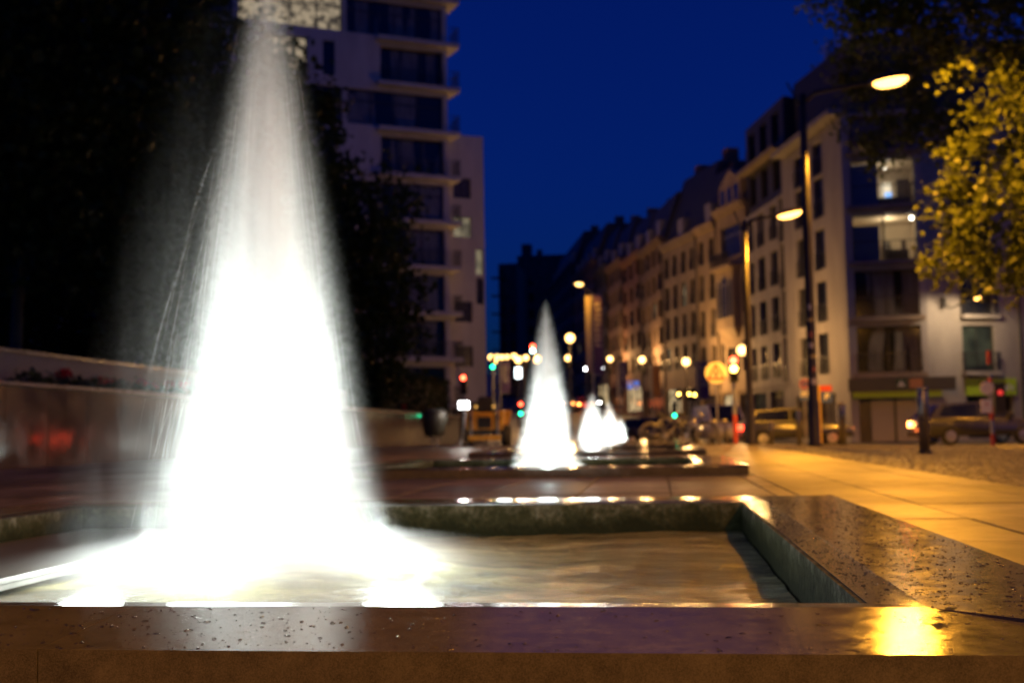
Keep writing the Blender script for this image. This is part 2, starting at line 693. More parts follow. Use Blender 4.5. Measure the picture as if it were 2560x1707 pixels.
def veil_volume(name, core):
    m, n, v, tc, sp, r = volume_base(name, 0.2)
    mp = n.nodes.new('ShaderNodeMapping')
    mp.inputs['Scale'].default_value = (16.0, 16.0, 0.9)
    mp.inputs['Rotation'].default_value = (0, 0.12, 0)
    link(n, tc.outputs['Object'], mp.inputs['Vector'])
    st = noise(n, 1.0, 4.0, 0.65, mp.outputs['Vector'])
    stv = math_node(n, 'POWER', maprange(n, st.outputs['Fac'], 0.35, 0.75, 0.0, 1.0), 1.5)
    hz = maprange(n, sp.outputs['Z'], 0.9, 1.9, 1.0, 0.1)
    lim = math_node(n, 'SUBTRACT', 0.72, math_node(n, 'MULTIPLY', sp.outputs['Z'], 0.24))
    dx = math_node(n, 'ADD', sp.outputs['X'], 0.16)
    rr2 = math_node(n, 'SQRT', math_node(n, 'ADD', math_node(n, 'POWER', dx, 2.0), math_node(n, 'POWER', sp.outputs['Y'], 2.0)))
    e = maprange(n, math_node(n, 'DIVIDE', rr2, lim), 0.2, 1.0, 1.0, 0.0)
    dens = math_node(n, 'MULTIPLY', math_node(n, 'MULTIPLY', math_node(n, 'MULTIPLY', stv, hz), e), core)
    link(n, dens, v.inputs['Density'])
    m.cycles.volume_step_rate = 0.6
    return m


M['veil'] = veil_volume('wind-blown veil of drops', 0.32)


def strand_mat():
    m, n, b = new_mat('thin falling water threads')
    b.inputs['Base Color'].default_value = (0.85, 0.88, 0.88, 1)
    b.inputs['Roughness'].default_value = 0.3
    return m


M['strand'] = strand_mat()
LAMP_JET = 430.0
CORE_FILL = 60.0
FOAM_FILL = 22.0
LEAN = (-0.13, 0.0, 0.0, 0.0, 0.0)
TALL = (1.0, 0.92, 0.58, 0.62, 0.46)
SLIM = (1.0, 0.9, 0.85, 0.85, 0.8)


def threads(seed, count, arcs):
    """threads of falling water round the cone, and a few wind-blown arcs"""
    rng = np.random.default_rng(seed)
    mb = MB()
    hs = np.array([p[0] for p in PROF])
    rs = np.array([p[1] for p in PROF])
    for i in range(count):
        a = rng.uniform(0, 2 * PI)
        f = rng.uniform(0.45, 0.8)
        z1 = rng.uniform(0.15, 2.2)
        ln = rng.uniform(0.15, 0.7)
        pts = []
        for j in range(5):
            z = max(0.0, z1 - ln * j / 4)
            r = np.interp(z, hs, rs) * f
            pts.append((r * math.cos(a), r * math.sin(a), z))
        mb.path(pts, [0.00004, 0.00010, 0.00016, 0.00010, 0.00004], 3, False)
    for i in range(arcs):
        # mostly blown to the camera's left
        a = PI + rng.normal(0, 0.55)
        zt = rng.uniform(0.75, 1.75)
        v = rng.uniform(0.18, 0.62)
        r0 = np.interp(zt, hs, rs) * 0.6
        tf = math.sqrt(2 * zt / 9.81)
        t0 = rng.uniform(0.0, 0.75) * tf
        t1 = min(tf, t0 + rng.uniform(0.2, 0.55) * tf)
        pts = []
        for j in range(8):
            t = t0 + (t1 - t0) * j / 7
            r = r0 + v * t * 1.35
            pts.append((r * math.cos(a), r * math.sin(a) * 0.8, zt - 4.9 * t * t))
        mb.path(pts, [0.00003, 0.00006, 0.0001, 0.00013, 0.00013, 0.0001, 0.00006, 0.00003], 3, False)
    return mb


def make_jet(k):
    cy = Y0 + STEP * k
    root = empty('water_jet', (CX + LEAN[k], cy, WATER))
    root.scale = (SLIM[k], SLIM[k], TALL[k])
    tag(root, ['tall white glowing water jet standing in the foreground basin',
               'slim white water jet rising from the second basin',
               'small white water jet just beyond the second basin',
               'small white water jet, fourth along the row',
               'smallest white water jet at the far end of the row'][k], 'water jet', 'water jets in a row')
    MB().lathe([(r, h) for h, r in (PROF if k < 2 else PROF_FAR)], 28).build('falling_water', M['jet' if k < 2 else 'jet_far'], root, True)
    root.rotation_euler = (0, (0, .012, -.02, .03, -.015)[k], k * 1.3)
    MB().lathe([(r if k == 0 else r * .62, h) for h, r in FOAM], 32, (0, 0, 0.004)).build('foam', M['foam'], root, True)
    if k == 0:
        MB().lathe([(r * 1.15 + .08, h * .93) for h, r in PROF], 28, (-0.16, 0, .006)).build('spray_veil', M['veil'], root, True)
    if k < 2:
        o = threads(3 + k, 150 if k == 0 else 20, 70 if k == 0 else 20).build('spray', M['strand'], root, False, False)
        o['kind'] = 'stuff'
    nl = 4 if k == 0 else 3
    for i in range(nl):
        a = 2 * PI * i / nl + (PI / 4 if k == 0 else 0.0)
        rl = 0.52  # stand for the underwater lamps, set just above the surface
        p = (rl * math.cos(a), rl * math.sin(a), 0.12)
        point_light('jet_light', p, LAMP_JET * 3 / nl, COOL, 0.05, root, R(56), (-.32 * math.cos(a), -.32 * math.sin(a), 1.0), 1.0)
    for i in range(5 if k < 2 else 0):
        a = 2 * PI * i / 5 - PI / 2
        point_light('foam_fill_light', (0.62 * math.cos(a), 0.62 * math.sin(a), 0.16), FOAM_FILL, COOL, 0.10, root)  # added fill lights above the water, to whiten foam and pool
    point_light('jet_light', (0, 0, 0.30), CORE_FILL, COOL, 0.10, root)  # added fill inside the jet, above the surface, to light the water
    return root


for k in range(5):
    make_jet(k)

# ------------------------------------------------------------------ ground
PLAZA = [(-16, -9), (17, -9), (17, 17), (8.4, 26.0), (5.0, 33.6), (2.0, 39.0), (-3.0, 47.0), (-16, 62)]


def in_plaza(x, y, m=0.0):
    c = False
    n = len(PLAZA)
    for i in range(n):
        (x1, y1), (x2, y2) = PLAZA[i], PLAZA[(i + 1) % n]
        if (y1 > y) != (y2 > y) and x + m < (x2 - x1) * (y - y1) / (y2 - y1) + x1:
            c = not c
    return c


def road_z(y):
    if y < 34:
        return -0.13
    if y < 62:
        return -0.13 - 0.20 * (y - 34) / 28
    if y < 74:
        return -0.33
    return -0.33 + 0.055 * (y - 74)


M['asphalt'] = coarse('worn asphalt', (0.055, 0.052, 0.05), 0.55, 0.35, 1.2, 90.0, 0.4, 0.006)
M['kerb'] = coarse('bluestone kerb', (0.15, 0.145, 0.135), 0.5, 0.3, 3.0, 60.0, 0.3, 0.004)

mb = MB()
ys = [-400, -12, 34, 40, 50, 62, 74, 100, 140, 200, 280, 420, 900]
for a, b in zip(ys[:-1], ys[1:]):
    mb.quad((-900, a, road_z(a)), (900, a, road_z(a)), (900, b, road_z(b)), (-900, b, road_z(b)))
tag(mb.build('road', M['asphalt']), kind='structure')

def clip(poly, axis, lim, keep):
    out = []
    n = len(poly)
    ins = lambda p: (p[axis] >= lim) if keep > 0 else (p[axis] <= lim)
    for i in range(n):
        p, q = poly[i], poly[(i + 1) % n]
        if ins(p):
            out.append(p)
        if ins(p) != ins(q):
            t = (lim - p[axis]) / (q[axis] - p[axis])
            out.append((p[0] + (q[0] - p[0]) * t, p[1] + (q[1] - p[1]) * t))
    return out


pm = MB()
bx0, bx1 = CX - OUT + .05, CX + OUT - .05
pm.prism(clip(PLAZA, 0, bx0, -1), -0.5, -0.016)
pm.prism(clip(PLAZA, 0, bx1, 1), -0.5, -0.016)
mid = clip(clip(PLAZA, 0, bx0, 1), 0, bx1, -1)
edges = [-9.0]
for k in range(5):
    edges += [Y0 + STEP * k - OUT + .05, Y0 + STEP * k + OUT - .05]
edges.append(62.0)
for e0, e1 in zip(edges[0::2], edges[1::2]):
    pc = clip(clip(mid, 1, e0, 1), 1, e1, -1)
    if len(pc) > 2:
        pm.prism(pc, -0.5, -0.016)
plaza = pm.build('plaza', M['bed'])
tag(plaza, kind='structure')
kb = MB()
pl = PLAZA
for i in range(2, 6):
    a, b = Vector((*pl[i], 0)), Vector((*pl[i + 1], 0))
    t = (b - a).normalized()
    nn = Vector((t.y, -t.x, 0))
    L = (b - a).length
    k = int(L / 1.0)
    for j in range(k):
        p, q = a + t * (L * j / k + 0.004), a + t * (L * (j + 1) / k - 0.004)
        MB().prism([(p.x, p.y), ((p + nn * .2).x, (p + nn * .2).y), ((q + nn * .2).x, (q + nn * .2).y), (q.x, q.y)], -0.2, 0.004).build('kerb_stone', M['kerb'], plaza)

# big paving slabs, laid in courses along the row of fountains
xc = [-10.7, -9.98, -9.26, -8.54, -7.82, -7.1, -6.38, -5.66, -4.94, -4.22, -3.72, -2.69, -1.99, -1.29, -0.59, 0.10, 0.83, 0.985, 1.57, 2.40, 2.75]
SL = []
rs = random.Random(3)
for i in range(len(xc) - 1):
    x0, x1 = xc[i], xc[i + 1]
    if x1 - x0 < 0.2:
        step = 1.12
    y = -1.0 + rs.uniform(0, 0.9)
    while y < 46:
        ln = rs.uniform(1.05, 1.3)
        y0, y1 = y, y + ln
        y = y1
        segs = [(y0, y1)]
        for k in range(5):
            c = Y0 + STEP * k
            lo, hi = c - OUT, c + OUT
            if x1 > CX - OUT + 0.01 and x0 < CX + OUT - 0.01:
                out = []
                for (p, q) in segs:
                    if q <= lo or p >= hi:
                        out.append((p, q))
                    else:
                        if p < lo - 0.05:
                            out.append((p, lo))
                        if q > hi + 0.05:
                            out.append((hi, q))
                segs = out
        for (p, q) in segs:
            if in_plaza((x0 + x1) / 2, q):
                SL.append((x0, x1, p, q))


def near(s):
    x, y = (s[0] + s[1]) / 2, (s[2] + s[3]) / 2
    p = Vector((x, y, 0)) - CAM
    c = CROT.transposed() @ p
    if c.z > -0.5:
        return 900 + y
    u = abs(c.x / c.z) * F_PX
    return p.length + (60 if u > 1450 else 0)


SL.sort(key=near)
rest = MB()
for i, (x0, x1, y0, y1) in enumerate(SL):
    g = 0.007
    z = rs.uniform(-0.0015, 0.0015)
    if i < 290:
        MB().cbox(x0 + g, x1 - g, y0 + g, y1 - g, -0.06, z, 0.0015).build('paving_slab', M['slab'], plaza, False, False)
    else:
        rest.cbox(x0 + g, x1 - g, y0 + g, y1 - g, -0.06, z, 0.0015)
o = rest.build('paving_slabs_beyond', M['slab'], plaza, False, False)
o['kind'] = 'stuff'
# setts beyond the slabs
V, Fq = [], []
rr = np.random.default_rng(8)
base_f = np.array([(0, 1, 5, 4), (1, 2, 6, 5), (2, 3, 7, 6), (3, 0, 4, 7), (4, 5, 6, 7)])
cnt = 0
y = 2.0
row = 0
while y < 39:
    h = 0.115 if y < 14 else 0.14
    x = 2.765 + (0.06 if row % 2 else 0.0)
    while x < 15:
        w = rr.uniform(0.10, 0.15)
        if in_plaza(x + 0.1, y + h, 0.15) and x < 0.42 * y + 1.5:
            z = rr.uniform(-0.012, -0.001)
            g, c = 0.006, 0.018
            a = np.array([(x + g, y + g, -0.05), (x + w - g, y + g, -0.05), (x + w - g, y + h - g, -0.05), (x + g, y + h - g, -0.05),
                          (x + g + c, y + g + c, z), (x + w - g - c, y + g + c, z + rr.uniform(-.003, .003)), (x + w - g - c, y + h - g - c, z), (x + g + c, y + h - g - c, z)])
            V.append(a)
            Fq.append(base_f + 8 * cnt)
            cnt += 1
        x += w
    y += h
    row += 1
me = bpy.data.meshes.new('cobbles')
me.from_pydata(np.concatenate(V).tolist(), [], np.concatenate(Fq).tolist())
me.materials.append(M['cobble'])
o = bpy.data.objects.new('cobbles', me)
COL.objects.link(o)
o.parent = plaza
o['kind'] = 'stuff'

# ------------------------------------------------------------------ walls and planter on the far side of the plaza
M['granite_wall'] = coarse('polished brown granite panel', (0.105, 0.078, 0.058), 0.10, 0.25, 1.6, 120.0, 0.02, 0.002)
M['wall_cap'] = coarse('honed granite coping', (0.24, 0.20, 0.165), 0.30, 0.2, 2.0, 90.0, 0.1, 0.003)
M['wall_back'] = coarse('buff concrete planter wall', (0.27, 0.215, 0.16), 0.6, 0.25, 1.3, 40.0, 0.2)
M['soil'] = coarse('dark soil', (0.03, 0.022, 0.015), 0.9, 0.4, 8.0, 50.0, 0.5)

gw = empty('garden_wall', (-11.0, 16.0, 0))
tag(gw, 'long polished brown granite wall with mirror-like panels beyond the basins', 'wall')
MB().box(-0.34, -0.03, 0, 50, -0.2, 1.42).build('core', M['wall_back'], gw)
for i in range(34):
    y0 = 50 * i / 34
    y1 = 50 * (i + 1) / 34
    g = 0.008
    tl = 0.0015 * math.sin(i * 2.3)
    mb = MB()
    mb.add([(-0.03, y0 + g, -0.1), (tl, y0 + g, -0.1), (tl, y1 - g, -0.1), (-0.03, y1 - g, -0.1),
            (-0.03, y0 + g, 1.40), (-tl, y0 + g, 1.40), (tl * .5, y1 - g, 1.40), (-0.03, y1 - g, 1.40)],
           [(3, 2, 1, 0), (4, 5, 6, 7), (0, 1, 5, 4), (1, 2, 6, 5), (2, 3, 7, 6), (3, 0, 4, 7)])
    mb.build('panel', M['granite_wall'], gw)
    MB().cbox(-0.40, 0.05, y0 + 0.004, y1 - 0.004, 1.424, 1.49, 0.008).build('coping_stone', M['wall_cap'], gw)
bw = empty('planter_wall', (-13.0, 15.0, 0))
tag(bw, 'plain buff back wall of the raised flower bed under the trees', 'wall')
MB().box(-0.3, 0, 0, 34, 0, 2.27).build('wall', M['wall_back'], bw)
for i in range(17):
    MB().cbox(-0.36, 0.05, 2 * i + .004, 2 * i + 1.996, 2.273, 2.34, 0.008).build('coping_stone', M['wall_cap'], bw)
sb = MB().box(-12.99, -11.36, 15, 66, 0.3, 1.3).build('flower_bed', M['soil'])
tag(sb, kind='structure')

# ------------------------------------------------------------------ foliage
def leaf_mat(name, col, tcol, f=0.4, spec=0.4):
    m, n, b = new_mat(name)
    out = n.nodes['Material Output']
    oi = n.nodes.new('ShaderNodeNewGeometry')
    r = ramp(n, oi.outputs['Random Per Island'], [(0.0, tuple(c * .6 for c in col)), (1.0, tuple(c * 1.4 for c in col))])
    r2 = ramp(n, oi.outputs['Random Per Island'], [(0.0, tuple(c * .6 for c in tcol)), (1.0, tuple(c * 1.4 for c in tcol))])
    link(n, r.outputs['Color'], b.inputs['Base Color'])
    b.inputs['Roughness'].default_value = 0.42
    b.inputs['Specular IOR Level'].default_value = spec
    t = n.nodes.new('ShaderNodeBsdfTranslucent')
    link(n, r2.outputs['Color'], t.inputs['Color'])
    mx = n.nodes.new('ShaderNodeMixShader')
    mx.inputs[0].default_value = f
    link(n, b.outputs[0], mx.inputs[1])
    link(n, t.outputs[0], mx.inputs[2])
    link(n, mx.outputs[0], out.inputs['Surface'])
    return m


M['leaf_dark'] = leaf_mat('dark chestnut leaves', (0.034, 0.048, 0.014), (0.035, 0.06, 0.012), 0.3, 0.15)
M['leaf_gold'] = leaf_mat('maple leaves', (0.095, 0.12, 0.014), (0.13, 0.15, 0.014), 0.35)
M['leaf_bed'] = leaf_mat('bedding plant leaves', (0.045, 0.06, 0.018), (0.05, 0.08, 0.02), 0.3)
M['bark'] = coarse('grey brown bark', (0.085, 0.065, 0.048), 0.8, 0.45, 6.0, 40.0, 0.9, 0.03)
M['petal'] = leaf_mat('red geranium petals', (0.6, 0.03, 0.035), (0.5, 0.02, 0.02), 0.3)


def leaves_mesh(name, centers, size, mat, seed, flat=0.5):
    """small pointed leaves, slightly folded"""
    rng = np.random.default_rng(seed)
    n = len(centers)
    nrm = rng.normal(size=(n, 3))
    nrm[:, 2] += flat * 2
    nrm /= np.linalg.norm(nrm, axis=1, keepdims=True)
    t = rng.normal(size=(n, 3))
    t -= nrm * np.sum(t * nrm, axis=1, keepdims=True)
    t /= np.linalg.norm(t, axis=1, keepdims=True)
    bt = np.cross(nrm, t)
    s = size * rng.uniform(0.6, 1.35, size=(n, 1))
    w = s * rng.uniform(0.38, 0.55, size=(n, 1))
    fold = s * 0.12
    P = np.stack([centers - t * s * .5, centers - t * s * .12 + bt * w + nrm * fold, centers + t * s * .25 + bt * w * .75 + nrm * fold,
                  centers + t * s * .55, centers + t * s * .25 - bt * w * .75 + nrm * fold, centers - t * s * .12 - bt * w + nrm * fold], 1)
    V = P.reshape(-1, 3)
    idx = np.arange(n)[:, None] * 6
    F = np.concatenate([idx + np.array([[0, 1, 2, 3]]), idx + np.array([[0, 3, 4, 5]])], 0)
    me = bpy.data.meshes.new(name)
    me.from_pydata(V.tolist(), [], F.tolist())
    me.materials.append(mat)
    return me


def blob_leaves(blobs, rng, per_m3_clumps, leaves_per, sigma, shell=0.55):
    out = []
    for (c, r) in blobs:
        c = np.array(c)
        r = np.array(r)
        vol = 4.19 * r[0] * r[1] * r[2]
        k = max(4, int(per_m3_clumps * vol ** 0.8))
        d = rng.normal(size=(k, 3))
        d /= np.linalg.norm(d, axis=1, keepdims=True)
        rad = rng.uniform(shell ** 3, 1.0, size=(k, 1)) ** (1 / 3)
        cc = c + d * rad * r
        for p in cc:
            m = rng.integers(int(leaves_per * .5), int(leaves_per * 1.5))
            out.append(p + rng.normal(size=(m, 3)) * sigma * rng.uniform(0.6, 1.4))
    return np.concatenate(out)


def make_tree(name, base, h, tr, blobs, label, leaf, mat, seed, clumps=2.2, per=34, sigma=0.34, group=None, shell=0.5, reach=12.0):
    root = empty(name, base)
    tag(root, label, 'tree', group)
    rng = np.random.default_rng(seed)
    b = np.array(base)
    mb = MB()
    bl = [((np.array(c) - b), r) for c, r in blobs]
    cen = np.mean([c for c, r in bl], axis=0)
    fork = np.array([0.15 * rng.normal(), 0.15 * rng.normal(), h])
    pts = [(0, 0, -0.1), (0.02, 0.03, h * .3), (fork[0] * .6, fork[1] * .6, h * .7), tuple(fork)]
    mb.path(pts, [tr * 1.35, tr * 1.02, tr * .92, tr * .8], 10)
    tk = mb.build('trunk', M['bark'], root, True)
    for c, r in [x for x in bl if min(x[1]) > 0.55 and np.linalg.norm(np.array(x[0]) - np.array([0, 0, h + 1.5])) < reach]:
        for q in range(1):
            e = np.array(c) + rng.normal(size=3) * np.array(r) * 0.45
            s0 = np.array(fork) * rng.uniform(.75, 1.0)
            m = (s0 + e) / 2 + np.array([0, 0, 0.35]) + rng.normal(size=3) * .25
            MB().path([tuple(s0), tuple(m), tuple(e)], [tr * .42, tr * .2, tr * .06], 6).build('limb', M['bark'], root, True)
    pos = blob_leaves(bl, rng, clumps, per, sigma, shell)
    me = leaves_mesh('crown', pos, leaf, mat, seed)
    o = bpy.data.objects.new('crown', me)
    COL.objects.link(o)
    o.parent = root
    return root


def blobs_round(cx, cy, z0, z1, r, seed, n=11):
    rng = np.random.default_rng(seed)
    out = []
    for i in range(n):
        f = (i + 0.5) / n
        z = z0 + (z1 - z0) * f
        w = r * math.sin(PI * (0.14 + 0.80 * f)) ** 0.7
        a = i * 2.4 + rng.uniform(-.4, .4)
        d = w * 0.55
        s = w * rng.uniform(0.52, 0.72)
        out.append(((cx + d * math.cos(a), cy + d * math.sin(a), z), (s, s, s * 0.8)))
    return out


TG = 'trees behind the planter wall'
def tree_at(px, y, z0, z1, r, h, tr, label, seed, name='chestnut_tree'):
    x = xy_at(px, y)[0]
    return make_tree(name, (x, y, 0.0), h, tr, blobs_round(x, y, z0, z1, r, seed), label, 0.26, M['leaf_dark'], seed, 2.1, 34, 0.42, TG)


tree_at(30, 30.5, 6.0, 16.0, 6.2, 6.0, 0.17, 'dark broad tree with a bare slim trunk above the red flowers', 21)
tree_at(480, 41, 3.4, 17.0, 5.2, 4.0, 0.22, 'tall dark tree directly behind the foreground jet', 22)
tree_at(830, 52, 3.0, 12.9, 4.5, 3.4, 0.2, 'dark tree partly hiding the lit white tower, beside the jet', 23)
tree_at(200, 50, 3.0, 20.0, 7.5, 4.0, 0.25, 'tall black tree filling the gap between the two nearer dark trees', 24)
tree_at(675, 47, 5.0, 16.2, 3.6, 5.0, 0.2, 'high dark crown rising against the lower lit windows of the tower', 26)

# right-hand tree, golden under the lamp
x, y = 12.6, 35.5
BR = []
for (px, py, yy, r) in [(2640, 330, 35.2, (2.2, 1.6, 2.3)), (2600, 70, 35.2, (2.0, 1.6, 1.6)), (2500, 560, 35.0, (1.5, 1.2, 1.2)), (2450, 300, 34.8, (0.7, 0.7, 0.6)),
                        (2395, 480, 34.8, (0.8, 0.8, 0.5)), (2400, 640, 34.6, (0.8, 0.8, 0.6)), (2520, 690, 34.6, (1.2, 0.9, 0.5)), (2480, 170, 34.8, (0.7, 0.7, 0.7)),
                        (2330, 650, 34.6, (0.3, 0.4, 0.3)), (2350, 495, 34.8, (0.4, 0.4, 0.25)), (2620, 640, 34.8, (1.3, 1.1, 1.0)), (2430, 560, 34.4, (0.5, 0.5, 0.3)), (2400, 380, 34.8, (0.35, 0.4, 0.3)),
                        (2330, 20, 32.4, (1.4, 0.8, 0.8)), (2140, -10, 32.2, (1.2, 0.8, 0.65)), (2150, 80, 32.3, (0.7, 0.6, 0.6)), (2060, -20, 32.3, (0.6, 0.6, 0.5)),
                        (2230, 70, 32.2, (0.9, 0.6, 0.6)), (2400, 90, 32.6, (0.9, 0.6, 0.7)), (2360, 140, 33.0, (0.8, 0.5, 0.45)), (2260, 10, 31.8, (1.2, .5, .7)),
                        (2200, 200, 46.0, (1.5, 0.9, 1.1)), (2330, 180, 46.0, (1.6, 0.9, 1.2)), (2100, 150, 46.0, (0.7, 0.7, 0.8)), (2260, 290, 46.0, (1.3, 0.8, 0.9)), (2400, 330, 46.0, (1.2, 0.8, 1.3)), (2180, 345, 46.0, (0.8, 0.8, 0.7)), (2210, 405, 46.0, (0.55, 0.6, 0.4)), (2110, 300, 46.0, (0.45, 0.5, 0.3)), (2330, 330, 46.0, (1.0, 0.8, 0.9))]:
    p = at_y(px, py, yy)
    BR.append((tuple(p), r))
make_tree('maple_tree', (x, y, 0.0), 5.0, 0.22, BR, 'golden lit leafy tree behind the bright street lamp', 0.165, M['leaf_gold'], 31, 7.5, 32, 0.24, None, 0.35, 3.6)

# clipped hedge
hd = empty('hedge', (-13.6, 52.0, 0))
tag(hd, 'dark clipped box hedge above the granite wall near the litter bin', 'hedge')
MB().box(-1.0, 1.2, 0.2, 17.8, 0.9, 3.3).build('core', M['soil'], hd)
rng = np.random.default_rng(4)
n = 9000
u = rng.uniform(size=(n, 3)) * np.array([2.6, 18.4, 2.8]) + np.array([-1.2, -0.2, 0.9])
f = rng.integers(0, 3, n)
u[f == 0, 0] = 1.3 + rng.normal(size=(f == 0).sum()) * .06
u[f == 1, 1] = -0.1 + rng.normal(size=(f == 1).sum()) * .06
u[f == 2, 2] = 3.45 + rng.normal(size=(f == 2).sum()) * .06
me = leaves_mesh('foliage', u, 0.13, M['leaf_dark'], 9)
o = bpy.data.objects.new('foliage', me); COL.objects.link(o); o.parent = hd

# bedding plants with red flower heads
FL = [(60, 20.6, 0), (110, 21.2, 0), (140, 21.4, 1), (182, 21.9, 1), (222, 22.6, 1), (258, 23.1, 1), (300, 24.0, 0), (345, 24.6, 1), (390, 25.6, 1), (425, 26.5, 1), (20, 20.0, 0), (1010, 50.0, 1), (960, 47.0, 0)]
FLAB = ['leafy green bedding plant near the end of the flower bed', 'leafy bedding plant beside the first red flowers', 'geranium with a single red flower head, first in the bed',
        'geranium with full dark red flower heads', 'geranium with red heads standing a little lower', 'geranium with a tall red flower head nearest the jet',
        'low leafy bedding plant without flowers near the jet', 'faint red geranium seen through the spray', 'pinkish red geranium half hidden by spray', 'red geranium deepest in the spray',
        'leafy bedding plant at the edge of the picture', 'red flowering plant on the wall by the hedge', 'low green plant on the wall beside the hedge']
for i, (px, y, fl) in enumerate(FL):
    x = -11.62
    y = 11.62 * 2950 / (1635 - px) * 0.985
    root = empty('geranium', (x, y, 1.3))
    tag(root, FLAB[i], 'flower', 'bedding plants along the wall')
    rg = np.random.default_rng(60 + i)
    st = MB()
    heads = []
    for q in range(7):
        e = (rg.normal() * .16, rg.normal() * .2, rg.uniform(.22, .42))
        st.path([(0, 0, -0.02), (e[0] * .5, e[1] * .5, e[2] * .6), e], [0.012, 0.01, 0.007], 5)
        heads.append(e)
    st.build('stem', M['leaf_bed'], root)
    pos = rg.normal(size=(260, 3)) * np.array([.2, .3, .1]) + np.array([0, 0, .2])
    me = leaves_mesh('leaves', pos, 0.10, M['leaf_bed'], 80 + i)
    o = bpy.data.objects.new('leaves', me); COL.objects.link(o); o.parent = root
    if fl:
        for (hx, hy, hz) in heads[:3]:
            d = rg.normal(size=(60, 3))
            d /= np.linalg.norm(d, axis=1, keepdims=True)
            pos = d * rg.uniform(.05, .10, size=(60, 1)) + np.array([hx, hy, hz + 0.1])
            me = leaves_mesh('flower_head', pos, 0.06, M['petal'], 90 + i)
            o = bpy.data.objects.new('flower_head', me); COL.objects.link(o); o.parent = root

# ------------------------------------------------------------------ buildings
def stone_wall(name, col, rough=0.7, course=0.0, var=0.12):
    """facade stone with weather streaks; optional fine coursing"""
    m, n, b = new_mat(name)
    g = n.nodes.new('ShaderNodeNewGeometry')
    mp = n.nodes.new('ShaderNodeMapping')
    mp.inputs['Scale'].default_value = (1.0, 1.0, 0.25)
    link(n, g.outputs['Position'], mp.inputs['Vector'])
    a = noise(n, 0.9, 6.0, 0.6, mp.outputs['Vector'])
    c = noise(n, 12.0, 3.0, 0.6, g.outputs['Position'])
    f = math_node(n, 'ADD', math_node(n, 'MULTIPLY', a.outputs['Fac'], .65), math_node(n, 'MULTIPLY', c.outputs['Fac'], .35))
    r = ramp(n, f, [(0.3, tuple(x * (1 - var * 1.6) for x in col)), (0.7, tuple(min(1, x * (1 + var)) for x in col))])
    link(n, r.outputs['Color'], b.inputs['Base Color'])
    b.inputs['Roughness'].default_value = rough
    bump(n, c.outputs['Fac'], b, 0.15, 0.01)
    return m


def glass_mat(name, col=(0.012, 0.014, 0.018), rough=0.06):
    m, n, b = new_mat(name)
    a = noise(n, 0.7, 3.0, 0.5)
    r = ramp(n, a.outputs['Fac'], [(0.35, tuple(c * .5 for c in col)), (0.65, tuple(c * 1.8 for c in col))])
    link(n, r.outputs['Color'], b.inputs['Base Color'])
    b.inputs['Roughness'].default_value = rough
    b.inputs['IOR'].default_value = 1.52
    b.inputs['Specular IOR Level'].default_value = 0.5
    return m


def strip_glass(name):
    """glass with grey upright strips, for drapes and painted-in sky reflections"""
    m, n, b = new_mat(name)
    g = n.nodes.new('ShaderNodeNewGeometry')
    mp = n.nodes.new('ShaderNodeMapping')
    mp.inputs['Scale'].default_value = (1.0, 1.0, 0.12)
    link(n, g.outputs['Position'], mp.inputs['Vector'])
    a = noise(n, 0.9, 2.0, 0.5, mp.outputs['Vector'])
    f = noise(n, 7.0, 2.0, 0.5, mp.outputs['Vector'])
    k = math_node(n, 'MULTIPLY', ramp(n, a.outputs['Fac'], [(0.47, 0.03), (0.50, 1.0)]).outputs['Color'], maprange(n, f.outputs['Fac'], 0.3, 0.7, 0.5, 1.0))
    r = ramp(n, k, [(0.0, (0.006, 0.006, 0.008)), (1.0, (0.20, 0.19, 0.18))])
    link(n, r.outputs['Color'], b.inputs['Base Color'])
    b.inputs['Roughness'].default_value = 0.08
    return m


def lit_pane(name, col, strength, scale=0.9):
    """a lit room behind curtains"""
    m, n, b = new_mat(name)
    a = noise(n, scale, 3.0, 0.5)
    r = ramp(n, a.outputs['Fac'], [(0.38, tuple(c * .12 for c in col)), (0.58, col)])
    b.inputs['Base Color'].default_value = (0.02, 0.02, 0.02, 1)
    b.inputs['Roughness'].default_value = 0.1
    link(n, r.outputs['Color'], b.inputs['Emission Color'])
    b.inputs['Emission Strength'].default_value = strength
    m.cycles.emission_sampling = 'NONE'
    return m


M['white_stone'] = stone_wall('pale limestone facade', (0.37, 0.335, 0.30), 0.7, 0, 0.22)
M['tower_stone'] = stone_wall('white cast stone tower', (0.60, 0.57, 0.55), 0.7, 0, 0.16)
M['grey_panel'] = stone_wall('grey stone cladding', (0.40, 0.38, 0.37))
M['cream'] = stone_wall('cream rendered facade', (0.42, 0.315, 0.20), 0.7, 0, 0.22)
M['beige'] = stone_wall('beige rendered facade', (0.30, 0.235, 0.17), 0.7, 0, 0.22)
M['brown'] = stone_wall('brown brick facade', (0.19, 0.125, 0.09), 0.75, 0, 0.25)
M['redbrown'] = stone_wall('reddish brick facade', (0.22, 0.11, 0.075), 0.75, 0, 0.25)
M['dark_clad'] = stone_wall('dark zinc cladding', (0.055, 0.05, 0.048), 0.5)
M['slate'] = stone_wall('slate roof', (0.045, 0.045, 0.05), 0.6)
M['far_dark'] = stone_wall('dark far facade', (0.075, 0.07, 0.075), 0.8, 0, 0.3)  # plain dark tone for distant facades
M['frame_dark'] = paint('anthracite window frame', (0.03, 0.028, 0.027), 0.4)
M['frame_pale'] = paint('pale window frame', (0.35, 0.32, 0.28), 0.4)
M['rail'] = paint('dark balcony railing', (0.03, 0.028, 0.028), 0.4)
M['glass'] = glass_mat('dark window glass')
M['glass_clear'] = None
M['glass_strips'] = strip_glass('window glass with grey strips')  # grey strips imitate reflected sky as well as drapes
M['glass_warm'] = glass_mat('brownish blind behind glass', (0.05, 0.038, 0.028), 0.25)
